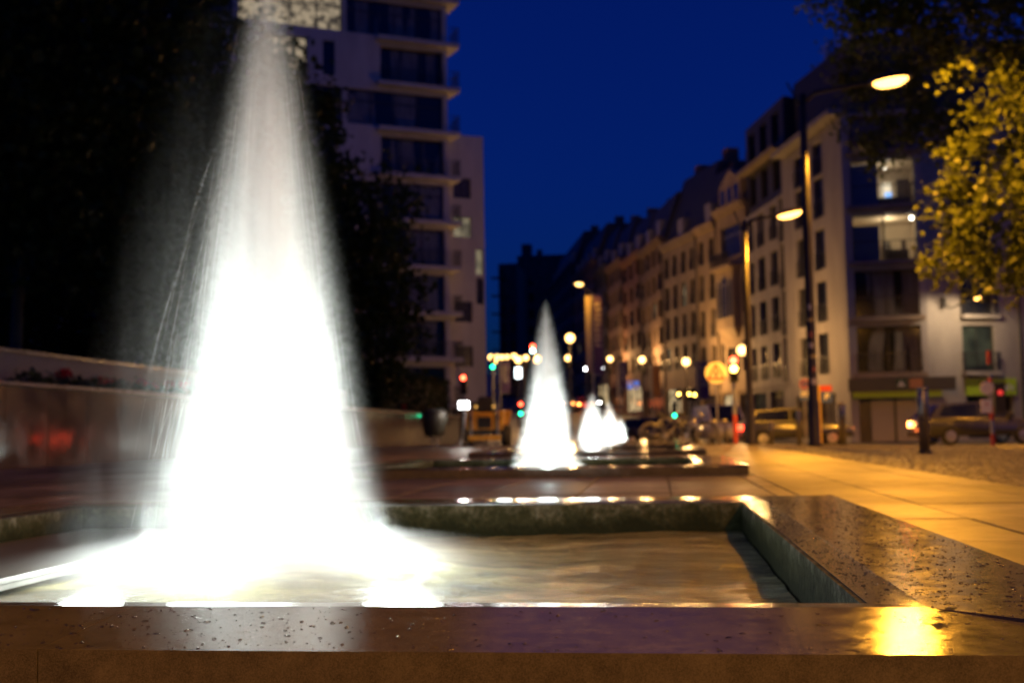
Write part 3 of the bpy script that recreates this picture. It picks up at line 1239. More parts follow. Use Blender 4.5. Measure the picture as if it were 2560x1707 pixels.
M['glass_green'] = glass_mat('greenish blind behind glass', (0.05, 0.07, 0.055), 0.2)
M['lit_warm'] = lit_pane('warm lit room', (1.0, 0.80, 0.52), 0.36, 2.2)
M['lit_dim'] = lit_pane('dim lit room', (0.9, 0.75, 0.45), 0.25)
M['lit_shop'] = lit_pane('lit shop window', (1.0, 0.72, 0.36), 0.8, 1.6)


def clear_glass():
    m, n, b = new_mat('clear window glass')
    out = n.nodes['Material Output']
    tr = n.nodes.new('ShaderNodeBsdfTransparent')
    tr.inputs['Color'].default_value = (0.85, 0.87, 0.9, 1)
    gl = n.nodes.new('ShaderNodeBsdfGlossy')
    gl.inputs['Roughness'].default_value = 0.04
    ly = n.nodes.new('ShaderNodeFresnel')
    ly.inputs['IOR'].default_value = 1.5
    mx = n.nodes.new('ShaderNodeMixShader')
    link(n, ly.outputs[0], mx.inputs[0])
    link(n, tr.outputs[0], mx.inputs[1])
    link(n, gl.outputs[0], mx.inputs[2])
    link(n, mx.outputs[0], out.inputs['Surface'])
    n.nodes.remove(b)
    return m


M['glass_clear'] = clear_glass()


def facade(root, Mx, L, z0, z1, wins, wall, depth=0.24, D=0.45, wname='wall'):
    """a wall with real openings; every window is a part, its pane a sub-part. local x along the wall, y inwards"""
    us = sorted(set([0.0, L] + [w['u0'] for w in wins] + [w['u1'] for w in wins]))
    zs = sorted(set([z0, z1] + [w['z0'] for w in wins] + [w['z1'] for w in wins]))
    us = [u for u in us if -1e-6 <= u <= L + 1e-6]
    mb = MB(Mx)
    for i in range(len(us) - 1):
        for j in range(len(zs) - 1):
            uc, zc = (us[i] + us[i + 1]) / 2, (zs[j] + zs[j + 1]) / 2
            if any(w['u0'] < uc < w['u1'] and w['z0'] < zc < w['z1'] for w in wins):
                continue
            mb.quad((us[i], 0, zs[j]), (us[i + 1], 0, zs[j]), (us[i + 1], 0, zs[j + 1]), (us[i], 0, zs[j + 1]))
    for w in wins:
        a, b, c, d = w['u0'], w['u1'], w['z0'], w['z1']
        dp = w.get('depth', depth)
        mb.quad((a, 0, c), (a, 0, d), (a, dp, d), (a, dp, c))
        mb.quad((b, 0, c), (b, dp, c), (b, dp, d), (b, 0, d))
        mb.quad((a, 0, c), (a, dp, c), (b, dp, c), (b, 0, c))
        mb.quad((a, 0, d), (b, 0, d), (b, dp, d), (a, dp, d))
    mb.quad((0, 0, z0), (0, 0, z1), (0, D, z1), (0, D, z0))
    mb.quad((L, 0, z0), (L, D, z0), (L, D, z1), (L, 0, z1))
    mb.quad((0, 0, z1), (L, 0, z1), (L, D, z1), (0, D, z1))
    mb.build(wname, wall, root, False, False)
    for w in wins:
        window(root, Mx, depth=w.get('depth', depth), **{k: v for k, v in w.items() if k != 'depth'})


def window(root, Mx, u0, u1, z0, z1, depth=0.24, cols=2, rows=1, pane='glass', frame='frame_dark', rail=0, slab=0, slab_mat=None, sill=False, proj=0.0, fw=0.05, name='window', half=None):
    f = MB(Mx)
    y0, y1 = depth - 0.07, depth - 0.005
    f.box(u0, u0 + fw, y0, y1, z0, z1).box(u1 - fw, u1, y0, y1, z0, z1)
    f.box(u0 + fw, u1 - fw, y0, y1, z0, z0 + fw).box(u0 + fw, u1 - fw, y0, y1, z1 - fw, z1)
    for i in range(1, cols):
        u = u0 + (u1 - u0) * i / cols
        f.box(u - fw / 2, u + fw / 2, y0 + .004, y1 - .004, z0 + fw, z1 - fw)
    for i in range(1, rows):
        z = z0 + (z1 - z0) * (0.68 if rows == 2 else i / rows)
        f.box(u0 + fw, u1 - fw, y0 + .008, y1 - .008, z - fw / 2, z + fw / 2)
    w = f.build(name, M[frame], root, False, False)
    p = MB(Mx)
    yp = depth - 0.03
    p.quad((u0 + fw * .5, yp, z0 + fw * .5), (u1 - fw * .5, yp, z0 + fw * .5), (u1 - fw * .5, yp, z1 - fw * .5), (u0 + fw * .5, yp, z1 - fw * .5))
    p.build('pane', M[pane], w, False, False)
    if sill:
        MB(Mx).box(u0 - .06, u1 + .06, -.07, depth - .08, z0 - .08, z0 - .003).build('sill', M['kerb'], w, False, False)
    if slab:
        MB(Mx).box(u0 - .12, u1 + .12, -slab, -.003, z0 - .22, z0 - .02).build('balcony_slab', M[slab_mat or 'white_stone'], root, False, False)
    if rail:
        r = MB(Mx)
        yy = -proj - 0.05 if not slab else -slab + 0.06
        zt = z0 + rail
        r.box(u0 - .05, u1 + .05, yy - .02, yy + .02, zt - .04, zt)
        r.box(u0 - .05, u1 + .05, yy - .015, yy + .015, z0 + .06, z0 + .09)
        nb = max(4, int((u1 - u0) / 0.13))
        for i in range(nb + 1):
            u = u0 - .04 + (u1 - u0 + .08) * i / nb
            r.box(u - .009, u + .009, yy - .009, yy + .009, z0 + .09, zt - .04)
        if slab:
            for u in (u0 - .05, u1 + .05):
                r.box(u - .02, u + .02, yy + .02, -.004, zt - .04, zt)
                for q in range(1, 6):
                    yq = yy + (-.02 - yy) * q / 6
                    r.box(u - .009, u + .009, yq - .009, yq + .009, z0, zt - .04)
        r.build('balcony_railing', M['rail'], w, False, False)


def frame_mx(ox, oy, dx, dy, oz=0.0):
    """local x along (dx,dy), local y to its left (inwards)"""
    l = math.hypot(dx, dy)
    dx, dy = dx / l, dy / l
    return Matrix(((dx, -dy, 0, ox), (dy, dx, 0, oy), (0, 0, 1, oz), (0, 0, 0, 1)))


def grid_wins(cols, rows, **kw):
    """cols: (u0,u1) pairs, rows: (z0,z1) pairs"""
    return [dict(u0=a, u1=b, z0=c, z1=d, **kw) for (c, d) in rows for (a, b) in cols]


# the row on the far side of the street -------------------------------------------------
P1 = Vector((10.4, 65.0))
DR = Vector((-0.196, 0.981))


DR2 = Vector((-0.33, 0.944))
T1, T2 = 19.355, 36.755


def row_point(t):
    if t <= T1:
        return P1 + DR * t
    if t <= T2:
        return P1 + DR * T1 + DR2 * (t - T1)
    return P1 + DR * T1 + DR2 * (T2 - T1) + DR * (t - T2)


def row_building(name, t0, t1, label, wall, zb, top, wins, roof, roof_h=3.0, D=11.0, cornice=0.35, setback=0.0, roof_steep=0.35):
    """a house of the row between the distances t0 < t1 from the street corner; windows are given in t"""
    far = row_point(t1)
    root = empty(name, (far.x, far.y, 0))
    tag(root, label, 'building', 'houses along the far side of the street')
    nd_ = row_point(t0) - far
    Mx = frame_mx(0, 0, nd_.x, nd_.y)
    L = t1 - t0 - 0.012
    ws = []
    for w in wins:
        w = dict(w)
        w['u0'], w['u1'] = t1 - w.pop('t1'), t1 - w.pop('t0')
        ws.append(w)
    facade(root, Mx, L, zb, top, ws, wall)
    MB(Mx).box(0.002, L - .002, 0.452, D, zb, top - .01).build('shell', wall, root)
    if cornice:
        MB(Mx).box(-.0, L, -cornice, 0.1, top + .003, top + 0.28).build('cornice', wall, root)
        MB(Mx).box(.02, L - .02, -cornice * .6, -.003, top - 0.28, top + .002).build('frieze', wall, root)
    MB(Mx).tube((0.12, -.07, zb), (0.12, -.07, top - .3), .06, None, 8).build('drainpipe', M['rail'], root)
    for zz in (3.3 + max(0.0, zb + .6),):
        MB(Mx).box(.02, L - .02, -.10, -.004, zz - .12, zz + .1).build('string_course', wall, root)
    if roof == 'mansard':
        s = roof_h * roof_steep
        r = MB(Mx)
        r.add([(0, 0.12, top + .01), (L, 0.12, top + .01), (L, D, top + .01), (0, D, top + .01), (0, 0.12 + s, top + roof_h), (L, 0.12 + s, top + roof_h), (L, D - s, top + roof_h), (0, D - s, top + roof_h)],
              [(0, 1, 5, 4), (1, 2, 6, 5), (2, 3, 7, 6), (3, 0, 4, 7), (4, 5, 6, 7)])
        rf = r.build('roof', M['slate'], root)
        for u in (L * .12, L * .9):
            MB(Mx).box(u - .5, u + .5, 3.0, 4.0, top + roof_h - .5, top + roof_h + 1.1).build('chimney', M['redbrown'], rf)
        nd = max(1, int(L / 4))
        for i in range(nd):
            u = L * (i + .5) / nd
            d = MB(Mx).box(u - .6, u + .6, 0.25, 1.6, top + .35, top + 1.9).build('dormer', M['frame_pale'], rf)
    return root, Mx, L


rows4 = [(3.7, 6.0), (6.7, 9.0), (9.7, 12.0), (12.7, 14.95)]
# house 2: pale stone with a dark two-storey top
W2 = []
for (c, d) in rows4:
    for (a, b) in ((11.95, 13.6), (14.7, 16.4), (17.4, 18.5)):
        W2.append(dict(t0=a, t1=b, z0=c, z1=d, cols=2, rail=1.0))
for q in (1, 5, 9, 10):
    W2[q]['pane'] = 'glass_strips'
W2 += [dict(t0=11.6, t1=14.6, z0=0.2, z1=2.9, cols=3, pane='glass_warm', name='shop_window'), dict(t0=15.4, t1=18.6, z0=0.2, z1=2.9, cols=2, pane='glass_green', name='shop_window')]
for i in range(4):
    W2.append(dict(t0=10.7, t1=11.55, z0=rows4[i][0] - .4, z1=rows4[i][1] + .2, cols=1, pane='glass_warm', rail=1.0))
b2, Mx2, L2 = row_building('apartment_house', 10.62, 19.35, 'pale stone house with dark zinc upper storeys beside the corner building', M['white_stone'], -0.6, 15.3, W2, None, cornice=0.0)
mb = MB(Mx2)
att = []
for i in range(3):
    att.append(dict(u0=0.7 + i * 2.7, u1=2.3 + i * 2.7, z0=15.9, z1=18.0, cols=2))
    att.append(dict(u0=0.7 + i * 2.7, u1=2.3 + i * 2.7, z0=19.0, z1=21.0, cols=2))
facade(b2, Mx2 @ Matrix.Translation((0, 0.25, 0)), L2, 15.31, 21.6, att, M['dark_clad'], wname='attic')
MB(Mx2).box(-.3, L2 - .01, -.5, 0.2, 18.25, 18.5).build('attic_cornice', M['beige'], b2)
MB(Mx2).box(0.01, L2 - .01, .72, 11, 15.4, 21.55).build('attic_shell', M['dark_clad'], b2)

# house 3: ornate cream house with a bay and an arched window
W3 = [dict(t0=19.65, t1=20.45, z0=4.6, z1=6.8, cols=1, rows=2, frame='frame_pale'), dict(t0=23.6, t1=24.4, z0=4.6, z1=6.8, cols=1, rows=2, frame='frame_pale'),
      dict(t0=20.1, t1=23.9, z0=13.0, z1=15.3, cols=5, rows=2, frame='frame_pale'),
      dict(t0=19.6, t1=20.2, z0=8.8, z1=11.2, cols=1, frame='frame_pale'), dict(t0=23.95, t1=24.5, z0=8.8, z1=11.2, cols=1, frame='frame_pale'),
      dict(t0=21.0, t1=23.1, z0=4.4, z1=6.4, cols=2, rows=2, frame='frame_pale'),
      dict(t0=19.7, t1=21.2, z0=0.4, z1=3.0, cols=1, pane='glass_warm', name='door'), dict(t0=21.7, t1=24.3, z0=.8, z1=3.0, cols=3, pane='lit_shop', name='shop_window')]
b3, Mx3, L3 = row_building('ornate_house', 19.36, 24.73, 'narrow ornate cream house with arched bay window and balcony', M['cream'], -0.6, 16.5, W3, 'mansard', 3.2)
bay = MB(Mx3)
u0, u1, zb, zt = 1.15, 4.2, 7.7, 12.0
bay.box(u0, u1, -0.55, -.003, zb, zt)
bay.add([(u0 + .5, -.003, zb - .8), (u1 - .5, -.003, zb - .8), (u1, -.003, zb - .003), (u0, -.003, zb - .003), (u0, -.55, zb - .003), (u1, -.55, zb - .003)], [(0, 1, 5, 4), (1, 2, 5), (0, 4, 3), (2, 3, 4, 5)])
bo = bay.build('bay', M['cream'], b3)
for (a, b, arch) in ((1.3, 1.95, 0), (2.1, 3.25, 1), (3.4, 4.05, 0)):
    w = MB(Mx3)
    c, zz0, zz1 = (a + b) / 2, 8.5, 10.9
    poly = [(a, zz0), (b, zz0), (b, zz1)]
    rr_ = (b - a) / 2
    poly += [(c + rr_ * math.cos(t), zz1 + rr_ * math.sin(t)) for t in [PI * i / 8 for i in range(1, 8)]] + [(a, zz1)]
    w.prism_xz(poly, -0.562, -0.554)
    w.build('arched_window', M['glass'], bo)
    fr = MB(Mx3).box(c - .03, c + .03, -.59, -.565, zz0, zz1).box(a, b, -.595, -.565, zz1 - .04, zz1 + .04)
    fr.path([(x, -.58, z) for x, z in poly], 0.06, 4, False, True)
    fr.build('arched_frame', M['frame_pale'], bo)
MB(Mx3).box(.8, 4.55, -.95, -.005, 12.003, 12.25).build('balcony_slab', M['cream'], b3)
r = MB(Mx3).box(.85, 4.5, -.9, -.86, 13.15, 13.22)
for i in range(28):
    u = .88 + 3.6 * i / 27
    r.box(u - .015, u + .015, -.895, -.865, 12.25, 13.15)
r.build('balcony_railing', M['rail'], b3)
dm = MB(Mx3)
dm.prism_xz([(.7, 16.8), (4.7, 16.8), (4.7, 18.3), (2.7, 19.4), (.7, 18.3)], 0.05, 2.0)
dg = dm.build('gable_dormer', M['cream'], b3)
for u in (1.0, 2.25, 3.5):
    MB(Mx3).box(u, u + .8, 0.035, 0.045, 17.0, 18.1).build('dormer_window', M['glass'], dg)

# house 4
W4 = []
for (c, d) in ((4.8, 6.8), (7.5, 9.6), (10.35, 12.4), (13.2, 15.0)):
    W4 += [dict(t0=25.2, t1=26.2, z0=c, z1=d, cols=2, rail=0.9, sill=True), dict(t0=27.3, t1=28.3, z0=c, z1=d, cols=2, rail=0.9, sill=True)]
W4[2]['pane'] = W4[5]['pane'] = 'glass_strips'
W4 += [dict(t0=25.1, t1=28.5, z0=0.9, z1=3.1, cols=4, pane='glass_warm', name='shop_window')]
row_building('town_house', 24.74, 28.85, 'slim cream house with two bays of railed windows next to the ornate house', M['cream'], -0.4, 15.9, W4, 'mansard', 4.6)
# house 5
W5 = []
for (c, d) in ((5.4, 7.3), (7.9, 9.8), (10.4, 12.4), (13.1, 14.9)):
    for t in (29.3, 31.2, 33.2, 35.1):
        W5.append(dict(t0=t, t1=t + 1.05, z0=c, z1=d, cols=2, rail=0.9))
for q in (3, 9):
    W5[q]['pane'] = 'lit_dim'
for q in (5, 6, 12):
    W5[q]['pane'] = 'glass_strips'
W5 += [dict(t0=29.2, t1=32.4, z0=1.6, z1=3.9, cols=4, pane='glass_warm', name='shop_window'), dict(t0=33.0, t1=36.3, z0=1.6, z1=3.9, cols=4, pane='lit_shop', name='shop_window')]
row_building('town_house', 28.86, 36.75, 'beige house with four bays of tall windows and a high dark mansard', M['beige'], 0.0, 15.8, W5, 'mansard', 6.0)
# houses further up the street
def far_house(t0, t1, top, nb, nf, wall, label, rh, lit=()):
    W = []
    zb = road_z(row_point((t0 + t1) / 2).y) - 0.2
    fh = (top - zb - 4.0) / nf
    for f in range(nf):
        for i in range(nb):
            u = t0 + (t1 - t0) * (i + .5) / nb
            w = min(0.9, (t1 - t0) / nb * .3)
            W.append(dict(t0=u - w, t1=u + w, z0=zb + 4.3 + f * fh, z1=zb + 4.3 + f * fh + fh * .68, cols=1, rail=0.8 if (f + i) % 3 == 0 else 0, pane='lit_dim' if (f, i) in lit else ('glass_strips' if (f * 3 + i) % 4 == 0 else 'glass')))
    W.append(dict(t0=t0 + .8, t1=t1 - .8, z0=zb + 0.6, z1=zb + 3.2, cols=5, pane='lit_shop' if nb % 2 else 'glass_warm', name='shop_window'))
    return row_building('town_house', t0, t1, label, wall, zb - 0.9, top, W, 'mansard', rh)


far_house(36.76, 46.7, 16.8, 4, 5, M['brown'], 'tall brown brick house with dark windows, fifth from the corner', 4.0, ((2, 1),))
far_house(46.71, 56.6, 17.2, 3, 5, M['redbrown'], 'reddish brick house under a high slate roof, sixth from the corner', 4.0)
far_house(56.61, 66.2, 18.0, 4, 5, M['brown'], 'dark brown gabled house, seventh from the corner', 4.2)
far_house(66.21, 75.7, 18.8, 3, 5, M['far_dark'], 'dark house far up the street with a slate mansard', 4.4)
far_house(75.71, 95.0, 20.6, 6, 5, M['brown'], 'long dim facade far up the street', 4.5, ((1, 4),))
far_house(95.01, 122.0, 23.0, 8, 6, M['far_dark'], 'farthest dark facade of the street side', 4.5)

# corner building -----------------------------------------------------------------------
cb = empty('corner_building', (P1.x, P1.y, 0))
tag(cb, 'pale corner apartment building with glazed loggias, lit rooms and a green-fronted shop', 'building')
MxS = frame_mx(DR.x * 10.6, DR.y * 10.6, -DR.x, -DR.y)      # street side
WS = []
for i, z in enumerate((3.5, 6.5, 9.5, 12.5, 15.0)):
    for (a, b) in ((3.1, 4.75), (6.5, 8.15)):
        WS.append(dict(u0=10.6 - b, u1=10.6 - a, z0=z, z1=z + (2.35 if i < 4 else 1.9), cols=2, rail=1.0))
for (a, b) in ((2.2, 5.0), (6.0, 9.4)):
    WS.append(dict(u0=10.6 - b, u1=10.6 - a, z0=0.1, z1=2.4, cols=2, pane='glass_warm', name='shop_window'))
facade(cb, MxS, 10.6, -0.6, 17.5, WS, M['white_stone'])
MB(MxS).box(0, 10.6, -0.7, 0.2, 17.503, 17.8).build('cornice', M['white_stone'], cb)
dF = Vector((0.991, -0.13)); LF = 4.05
MxF = frame_mx(0.004, -0.004, dF.x, dF.y)
WF = []
FZ = (3.35, 6.37, 9.39, 12.41, 15.4)
for i, z in enumerate(FZ):
    lit = i in (2, 3)
    WF.append(dict(u0=0.42, u1=3.72, z0=z, z1=z + (2.5 if i < 4 else 1.9), cols=2, pane='glass_clear' if lit else 'glass_strips', rail=0 if lit else 1.05, depth=0.5))
WF.append(dict(u0=0.4, u1=3.9, z0=-0.35, z1=2.0, cols=1, pane='glass_warm', name='shop_front', depth=0.6))
facade(cb, MxF, LF, -0.6, 17.5, WF, M['grey_panel'], D=0.55)
for i, z in enumerate(FZ):
    MB(MxF).box(0.2, 3.95, -0.34, -.004, z - 0.28, z - 0.04).build('balcony_slab', M['beige'], cb)
    if i in (2, 3):
        r = MB(MxF).box(0.4, 3.74, -.30, -.27, z + .95, z + 1.0)
        r.build('balcony_railing', M['rail'], cb)
# shop: dark fascia, green band, two roller shutters
MB(MxF).box(-0.1, 5.3, -0.45, -.006, 2.35, 3.04).build('shop_fascia', M['dark_clad'], cb)
M['green'] = paint('lime green shop panel', (0.42, 0.62, 0.02), 0.5)
M['darkgreen'] = paint('dark green panel', (0.015, 0.06, 0.035), 0.5)
M['pale_print'] = paint('pale print', (0.6, 0.6, 0.55), 0.5)
M['shutter'] = coarse('pale roller shutter', (0.42, 0.38, 0.34), 0.45, 0.12, 2.0, 40.0, 0.05)
MB(MxF).box(0.1, 4.6, -0.40, -.32, 2.02, 2.33).build('shop_band', M['green'], cb)
em = MB(MxF).box(2.3, 2.85, -0.475, -.452, 2.48, 2.98).build('shop_emblem', M['darkgreen'], cb)
MB(MxF).prism_xz([(2.38, 2.58), (2.77, 2.58), (2.66, 2.78), (2.575, 2.9), (2.49, 2.78)], -.482, -.476).build('emblem_shape', M['pale_print'], em)
MB(MxF).box(3.0, 3.65, -0.475, -.452, 2.5, 2.98).build('shop_notice', paint('orange notice', (0.42, 0.16, 0.08)), cb)
for (a, b) in ((1.05, 2.2), (2.35, 3.5)):
    s = MB(MxF)
    n_ = 24
    for i in range(n_):
        z = -0.3 + 2.25 * i / n_
        s.box(a, b, 0.40 + (0.012 if i % 2 else 0), 0.45, z, z + 2.25 / n_ - .006)
    s.build('roller_shutter', M['shutter'], cb)
    fr = MB(MxF).box(a - .08, a - .005, .36, .46, -.33, 1.98).box(b + .005, b + .08, .36, .46, -.33, 1.98)
    fr.build('door_frame', M['frame_dark'], cb)
# rooms behind the two lit windows
M['room_wall'] = paint('cream room wall', (0.62, 0.53, 0.40), 0.7)
M['mirrored_blue'] = paint('blue curtain', (0.12, 0.20, 0.55), 0.8)  # blue of a reflection in the pane, put into a panel's colour
M['furn'] = paint('dark furniture', (0.05, 0.035, 0.025), 0.5)
M['bulb'] = emit('ceiling bulb', (1.0, 0.9, 0.72), 14.0)
M['screen'] = emit('blue screen', (0.25, 0.5, 1.0), 1.6)
M['panel_lit'] = emit('lit doorway', (1.0, 0.82, 0.55), 1.1)
for i in (2, 3):
    z = FZ[i]
    rm = MB(MxF)
    a, b, c, d, e, g = 0.3, 3.85, 0.56, 4.2, z - .02, z + 2.55
    rm.quad((a, d, e), (b, d, e), (b, d, g), (a, d, g)).quad((a, c, e), (a, d, e), (a, d, g), (a, c, g)).quad((b, c, e), (b, c, g), (b, d, g), (b, d, e))
    rm.quad((a, c, e), (b, c, e), (b, d, e), (a, d, e)).quad((a, c, g), (a, d, g), (b, d, g), (b, c, g))
    ro = rm.build('room', M['room_wall'], cb, False, False)
    MB(MxF).box(0.46, 1.85, .75, .8, z + .05, z + 2.0 + .35 * (i == 3)).build('window_panel', M['mirrored_blue'], ro)  # added blue panel in place of the reflection on the left pane
    bl = (3.55, 0.9) if i == 2 else (2.3, 1.6)
    q = MxF @ Vector((bl[0], bl[1], g - .22))
    MB().ball(q, 0.10, 10, 6).build('ceiling_bulb', M['bulb'], ro, True)
    point_light('room_light', MxF @ Vector((2.4, 2.0, g - .5)), 60 if i == 2 else 26, WARM, 0.15, cb)
    if i == 2:
        MB(MxF).box(2.15, 2.6, 3.6, 4.0, z + .7, z + 1.5).box(3.1, 3.35, 2.6, 2.9, z, z + 1.45).box(2.2, 3.4, 1.6, 2.2, z, z + .75).build('furniture', M['furn'], ro)
        MB(MxF).box(1.98, 2.04, .75, .8, z + .05, z + 2.4).build('window_panel', M['frame_pale'], ro)
    else:
        MB(MxF).box(2.2, 2.75, 3.9, 3.95, z + .9, z + 1.9).build('lit_doorway', M['panel_lit'], ro)
        MB(MxF).box(2.3, 2.65, 2.0, 2.05, z + .75, z + 1.0).build('screen', M['screen'], ro)
        MB(MxF).box(1.9, 3.6, 1.8, 2.4, z, z + .7).box(3.0, 3.7, 3.0, 3.6, z, z + 1.9).build('furniture', M['furn'], ro)
# third facade, turning away
P2 = dF * LF
dT = Vector((0.94, 0.34)); LT = 15.0
MxT = frame_mx(P2.x + .004, P2.y + .004, dT.x, dT.y)
WT = []
for i, z in enumerate(FZ):
    for (a, b) in ((2.05, 4.0), (6.4, 8.6), (9.6, 11.8)):
        WT.append(dict(u0=a, u1=b, z0=z, z1=z + (2.45 if i < 4 else 1.9), cols=2, pane='glass_green' if (i == 0 and a < 3) else 'glass', rail=1.0, slab=.45, slab_mat='white_stone'))
WT += [dict(u0=2.15, u1=5.0, z0=-.2, z1=2.0, cols=3, name='shop_window', depth=.4), dict(u0=6.3, u1=11.5, z0=-.2, z1=2.3, cols=4, name='shop_window', depth=.4)]
facade(cb, MxT, LT, -0.6, 17.5, WT, M['white_stone'], D=.55)
gs = MB(MxT).box(2.1, 5.1, -.14, -.004, 2.06, 2.95).build('shop_sign', M['green'], cb)
MB(MxT).box(2.9, 3.5, -.165, -.142, 2.2, 2.85).build('sign_emblem', M['darkgreen'], gs)
MB(MxT).prism_xz([(3.0, 2.3), (3.4, 2.3), (3.32, 2.52), (3.2, 2.7), (3.08, 2.52)], -.176, -.168).build('emblem_shape', M['pale_print'], gs)
lt = MB(MxT)
for i, (w, h) in enumerate(((.10, .42), (.12, .26), (.05, .40), (.12, .30), (.12, .26), (.06, .40), (.12, .28))):
    u = 3.62 + i * 0.19
    lt.box(u, u + w, -.165, -.143, 2.3, 2.3 + h)
lt.build('sign_lettering', M['pale_print'], gs)
MB(MxT).box(6.2, 7.4, -.14, -.004, .9, 1.9).build('shop_sign', M['green'], cb)
MB(MxT).tube((5.55, -.08, -.5), (5.55, -.08, 17.4), 0.055).build('drainpipe', M['rail'], cb)
# body and attic
bd = MB()
A = Vector((DR.x * 10.6, DR.y * 10.6)); B = Vector((0, 0)); C = P2; E = P2 + dT * LT
ins = [A + Vector((.6, .0)), B + Vector((5.2, 5.4)), C + Vector((1.2, 5.5)), E + Vector((-.2, 5.0)), E + Vector((-3, 16)), A + Vector((5, 6))]
bd.prism([tuple(p) for p in ins], -0.6, 17.4).build('shell', M['grey_panel'], cb)
roofp = [A + Vector((.05, -.05)), B + Vector((.1, .1)), C + Vector((.05, .1)), E, E + Vector((-3, 16)), A + Vector((5, 6))]
MB().prism([tuple(p) for p in roofp], 17.42, 17.62).build('roof', M['slate'], cb)
att = [A + Vector((.9, -.2)), A * .12 + Vector((1.2, .6)), C + Vector((-1.6, 1.4)), E + Vector((-.5, 1.6)), E + Vector((-3, 15)), A + Vector((5, 6))]
MB().prism([tuple(p) for p in att], 17.63, 22.2).build('attic', M['dark_clad'], cb)
# lamp on the wall of the corner building
wl = empty('wall_lamp', tuple(Vector((P1.x, P1.y, 0)) + (MxT @ Vector((1.0, -.01, 7.0)))))
tag(wl, 'bright lamp on a bracket arm fixed to the corner building wall', 'lamp')
MB().box(-.12, .12, -.16, -.002, -.25, .25).build('junction_box', M['post'], wl)
MB().path([(0, -.1, -.25), (.25, -.6, -.35), (.9, -1.6, -.1), (1.15, -1.9, .05)], [.035] * 4, 8).build('arm', M['post'], wl)
hd_ = MB().lathe([(.06, .14), (.2, .06), (.24, 0)], 14, (1.22, -2.0, .05)).build('lamp_head', M['post'], wl, True)
M['lamp_orange'] = emit('sodium lamp', (1.0, 0.46, 0.09), 9.0)
M['lamp_warm'] = emit('warm globe lamp', (1.0, 0.55, 0.16), 6.0)
M['lamp_white'] = emit('white lamp', (0.95, 0.97, 1.0), 18.0)
for k_ in ('lamp_orange', 'lamp_warm', 'lamp_white', 'bulb', 'screen', 'panel_lit'):
    M[k_].cycles.emission_sampling = 'NONE'
MB().ball((1.22, -2.0, .0), .17, 12, 8, .7).build('lens', M['lamp_orange'], wl, True)
point_light('wall_lamp_light', (1.22, -2.0, -.2), 480, (1.0, .72, .42), .1, wl, R(165), (-.25, .45, -1), .35)

# white tower ----------------------------------------------------------------------------
TW = Vector(xy_at(1218, 80.0)[:2])
dW = Vector((0.866, 0.5))
tw = empty('apartment_tower', (TW.x, TW.y, 0))
tag(tw, 'tall white apartment tower with dark glazed bands and corner balconies', 'building')
# low block at the street end: local u from -5 (left) to 0
Mxl = frame_mx(-dW.x * 5.0, -dW.y * 5.0, dW.x, dW.y)
WL = []
for i in range(6):
    zc = (1.6, 4.65, 7.7, 10.75, 13.8, 16.9)[i]
for zc in (5.0, 8.05, 13.9, 16.9 - .3):
    WL.append(dict(u0=2.75, u1=4.05, z0=zc, z1=zc + 1.4, cols=2, pane='lit_dim' if zc == 13.9 else 'glass_warm'))
WL.append(dict(u0=4.35, u1=4.9, z0=9.3, z1=11.1, cols=1, pane='glass_warm'))
WL.append(dict(u0=4.35, u1=4.9, z0=11.35, z1=13.1, cols=1, pane='lit_dim'))
WL.append(dict(u0=0.3, u1=1.1, z0=-.2, z1=2.6, cols=1, pane='glass_green', name='door'))
WL.append(dict(u0=1.9, u1=4.6, z0=-.2, z1=2.6, cols=3, pane='glass_warm', name='shop_window'))
facade(tw, Mxl, 5.0, -0.6, 21.0, WL, M['tower_stone'])
MB(Mxl).box(.01, 4.99, .46, 12, -.6, 20.9).build('shell', M['tower_stone'], tw)
r = MB(Mxl).box(.0, 3.2, .9, .95, 21.7, 21.77)
for i in range(14):
    r.box(.05 + i * .24, .08 + i * .24, .9, .93, 21.0, 21.7)
r.build('roof_railing', M['rail'], tw)
# main slab, its front a little nearer
LM = 26.0
org = -dW * (5.0 + LM - 2.0) + Vector((0.5, -0.866)) * 1.1
Mxm = frame_mx(org.x, org.y, dW.x, dW.y)
WM = []
pitch = 3.05
for f in range(11):
    z = 0.35 + f * pitch + 2.2
    if f % 2 == 0:
        # wide glazed bands
        for (a, b) in ((LM - 24.6, LM - 19.5), (LM - 19.2, LM - 14.4), (LM - 14.1, LM - 7.3), (LM - 7.0, LM - 0.35)):
            WM.append(dict(u0=a, u1=b, z0=z, z1=z + 2.35, cols=4, rows=2, depth=.3, pane='lit_warm' if (f in (8, 10) and LM - 14.4 <= a < LM - 13) else 'glass_strips', fw=.09))
    else:
        WM.append(dict(u0=LM - 4.7, u1=LM - .3, z0=z, z1=z + 2.4, cols=3, depth=.5, rail=1.0, pane='glass_strips', fw=.09))
        WM.append(dict(u0=LM - 8.6, u1=LM - 7.8, z0=z, z1=z + 2.3, cols=1))
        WM.append(dict(u0=LM - 12.4, u1=LM - 9.6, z0=z, z1=z + 2.35, cols=3, rows=2, pane='lit_warm' if f in (7, 9) else 'glass_strips', fw=.09))
        WM.append(dict(u0=LM - 20, u1=LM - 15, z0=z, z1=z + 2.35, cols=4, rows=2))
facade(tw, Mxm, LM, -0.6, 36.5, WM, M['tower_stone'], D=.55)
MB(Mxm).box(.02, LM - .02, .56, 12, -.6, 36.4).build('shell', M['tower_stone'], tw)
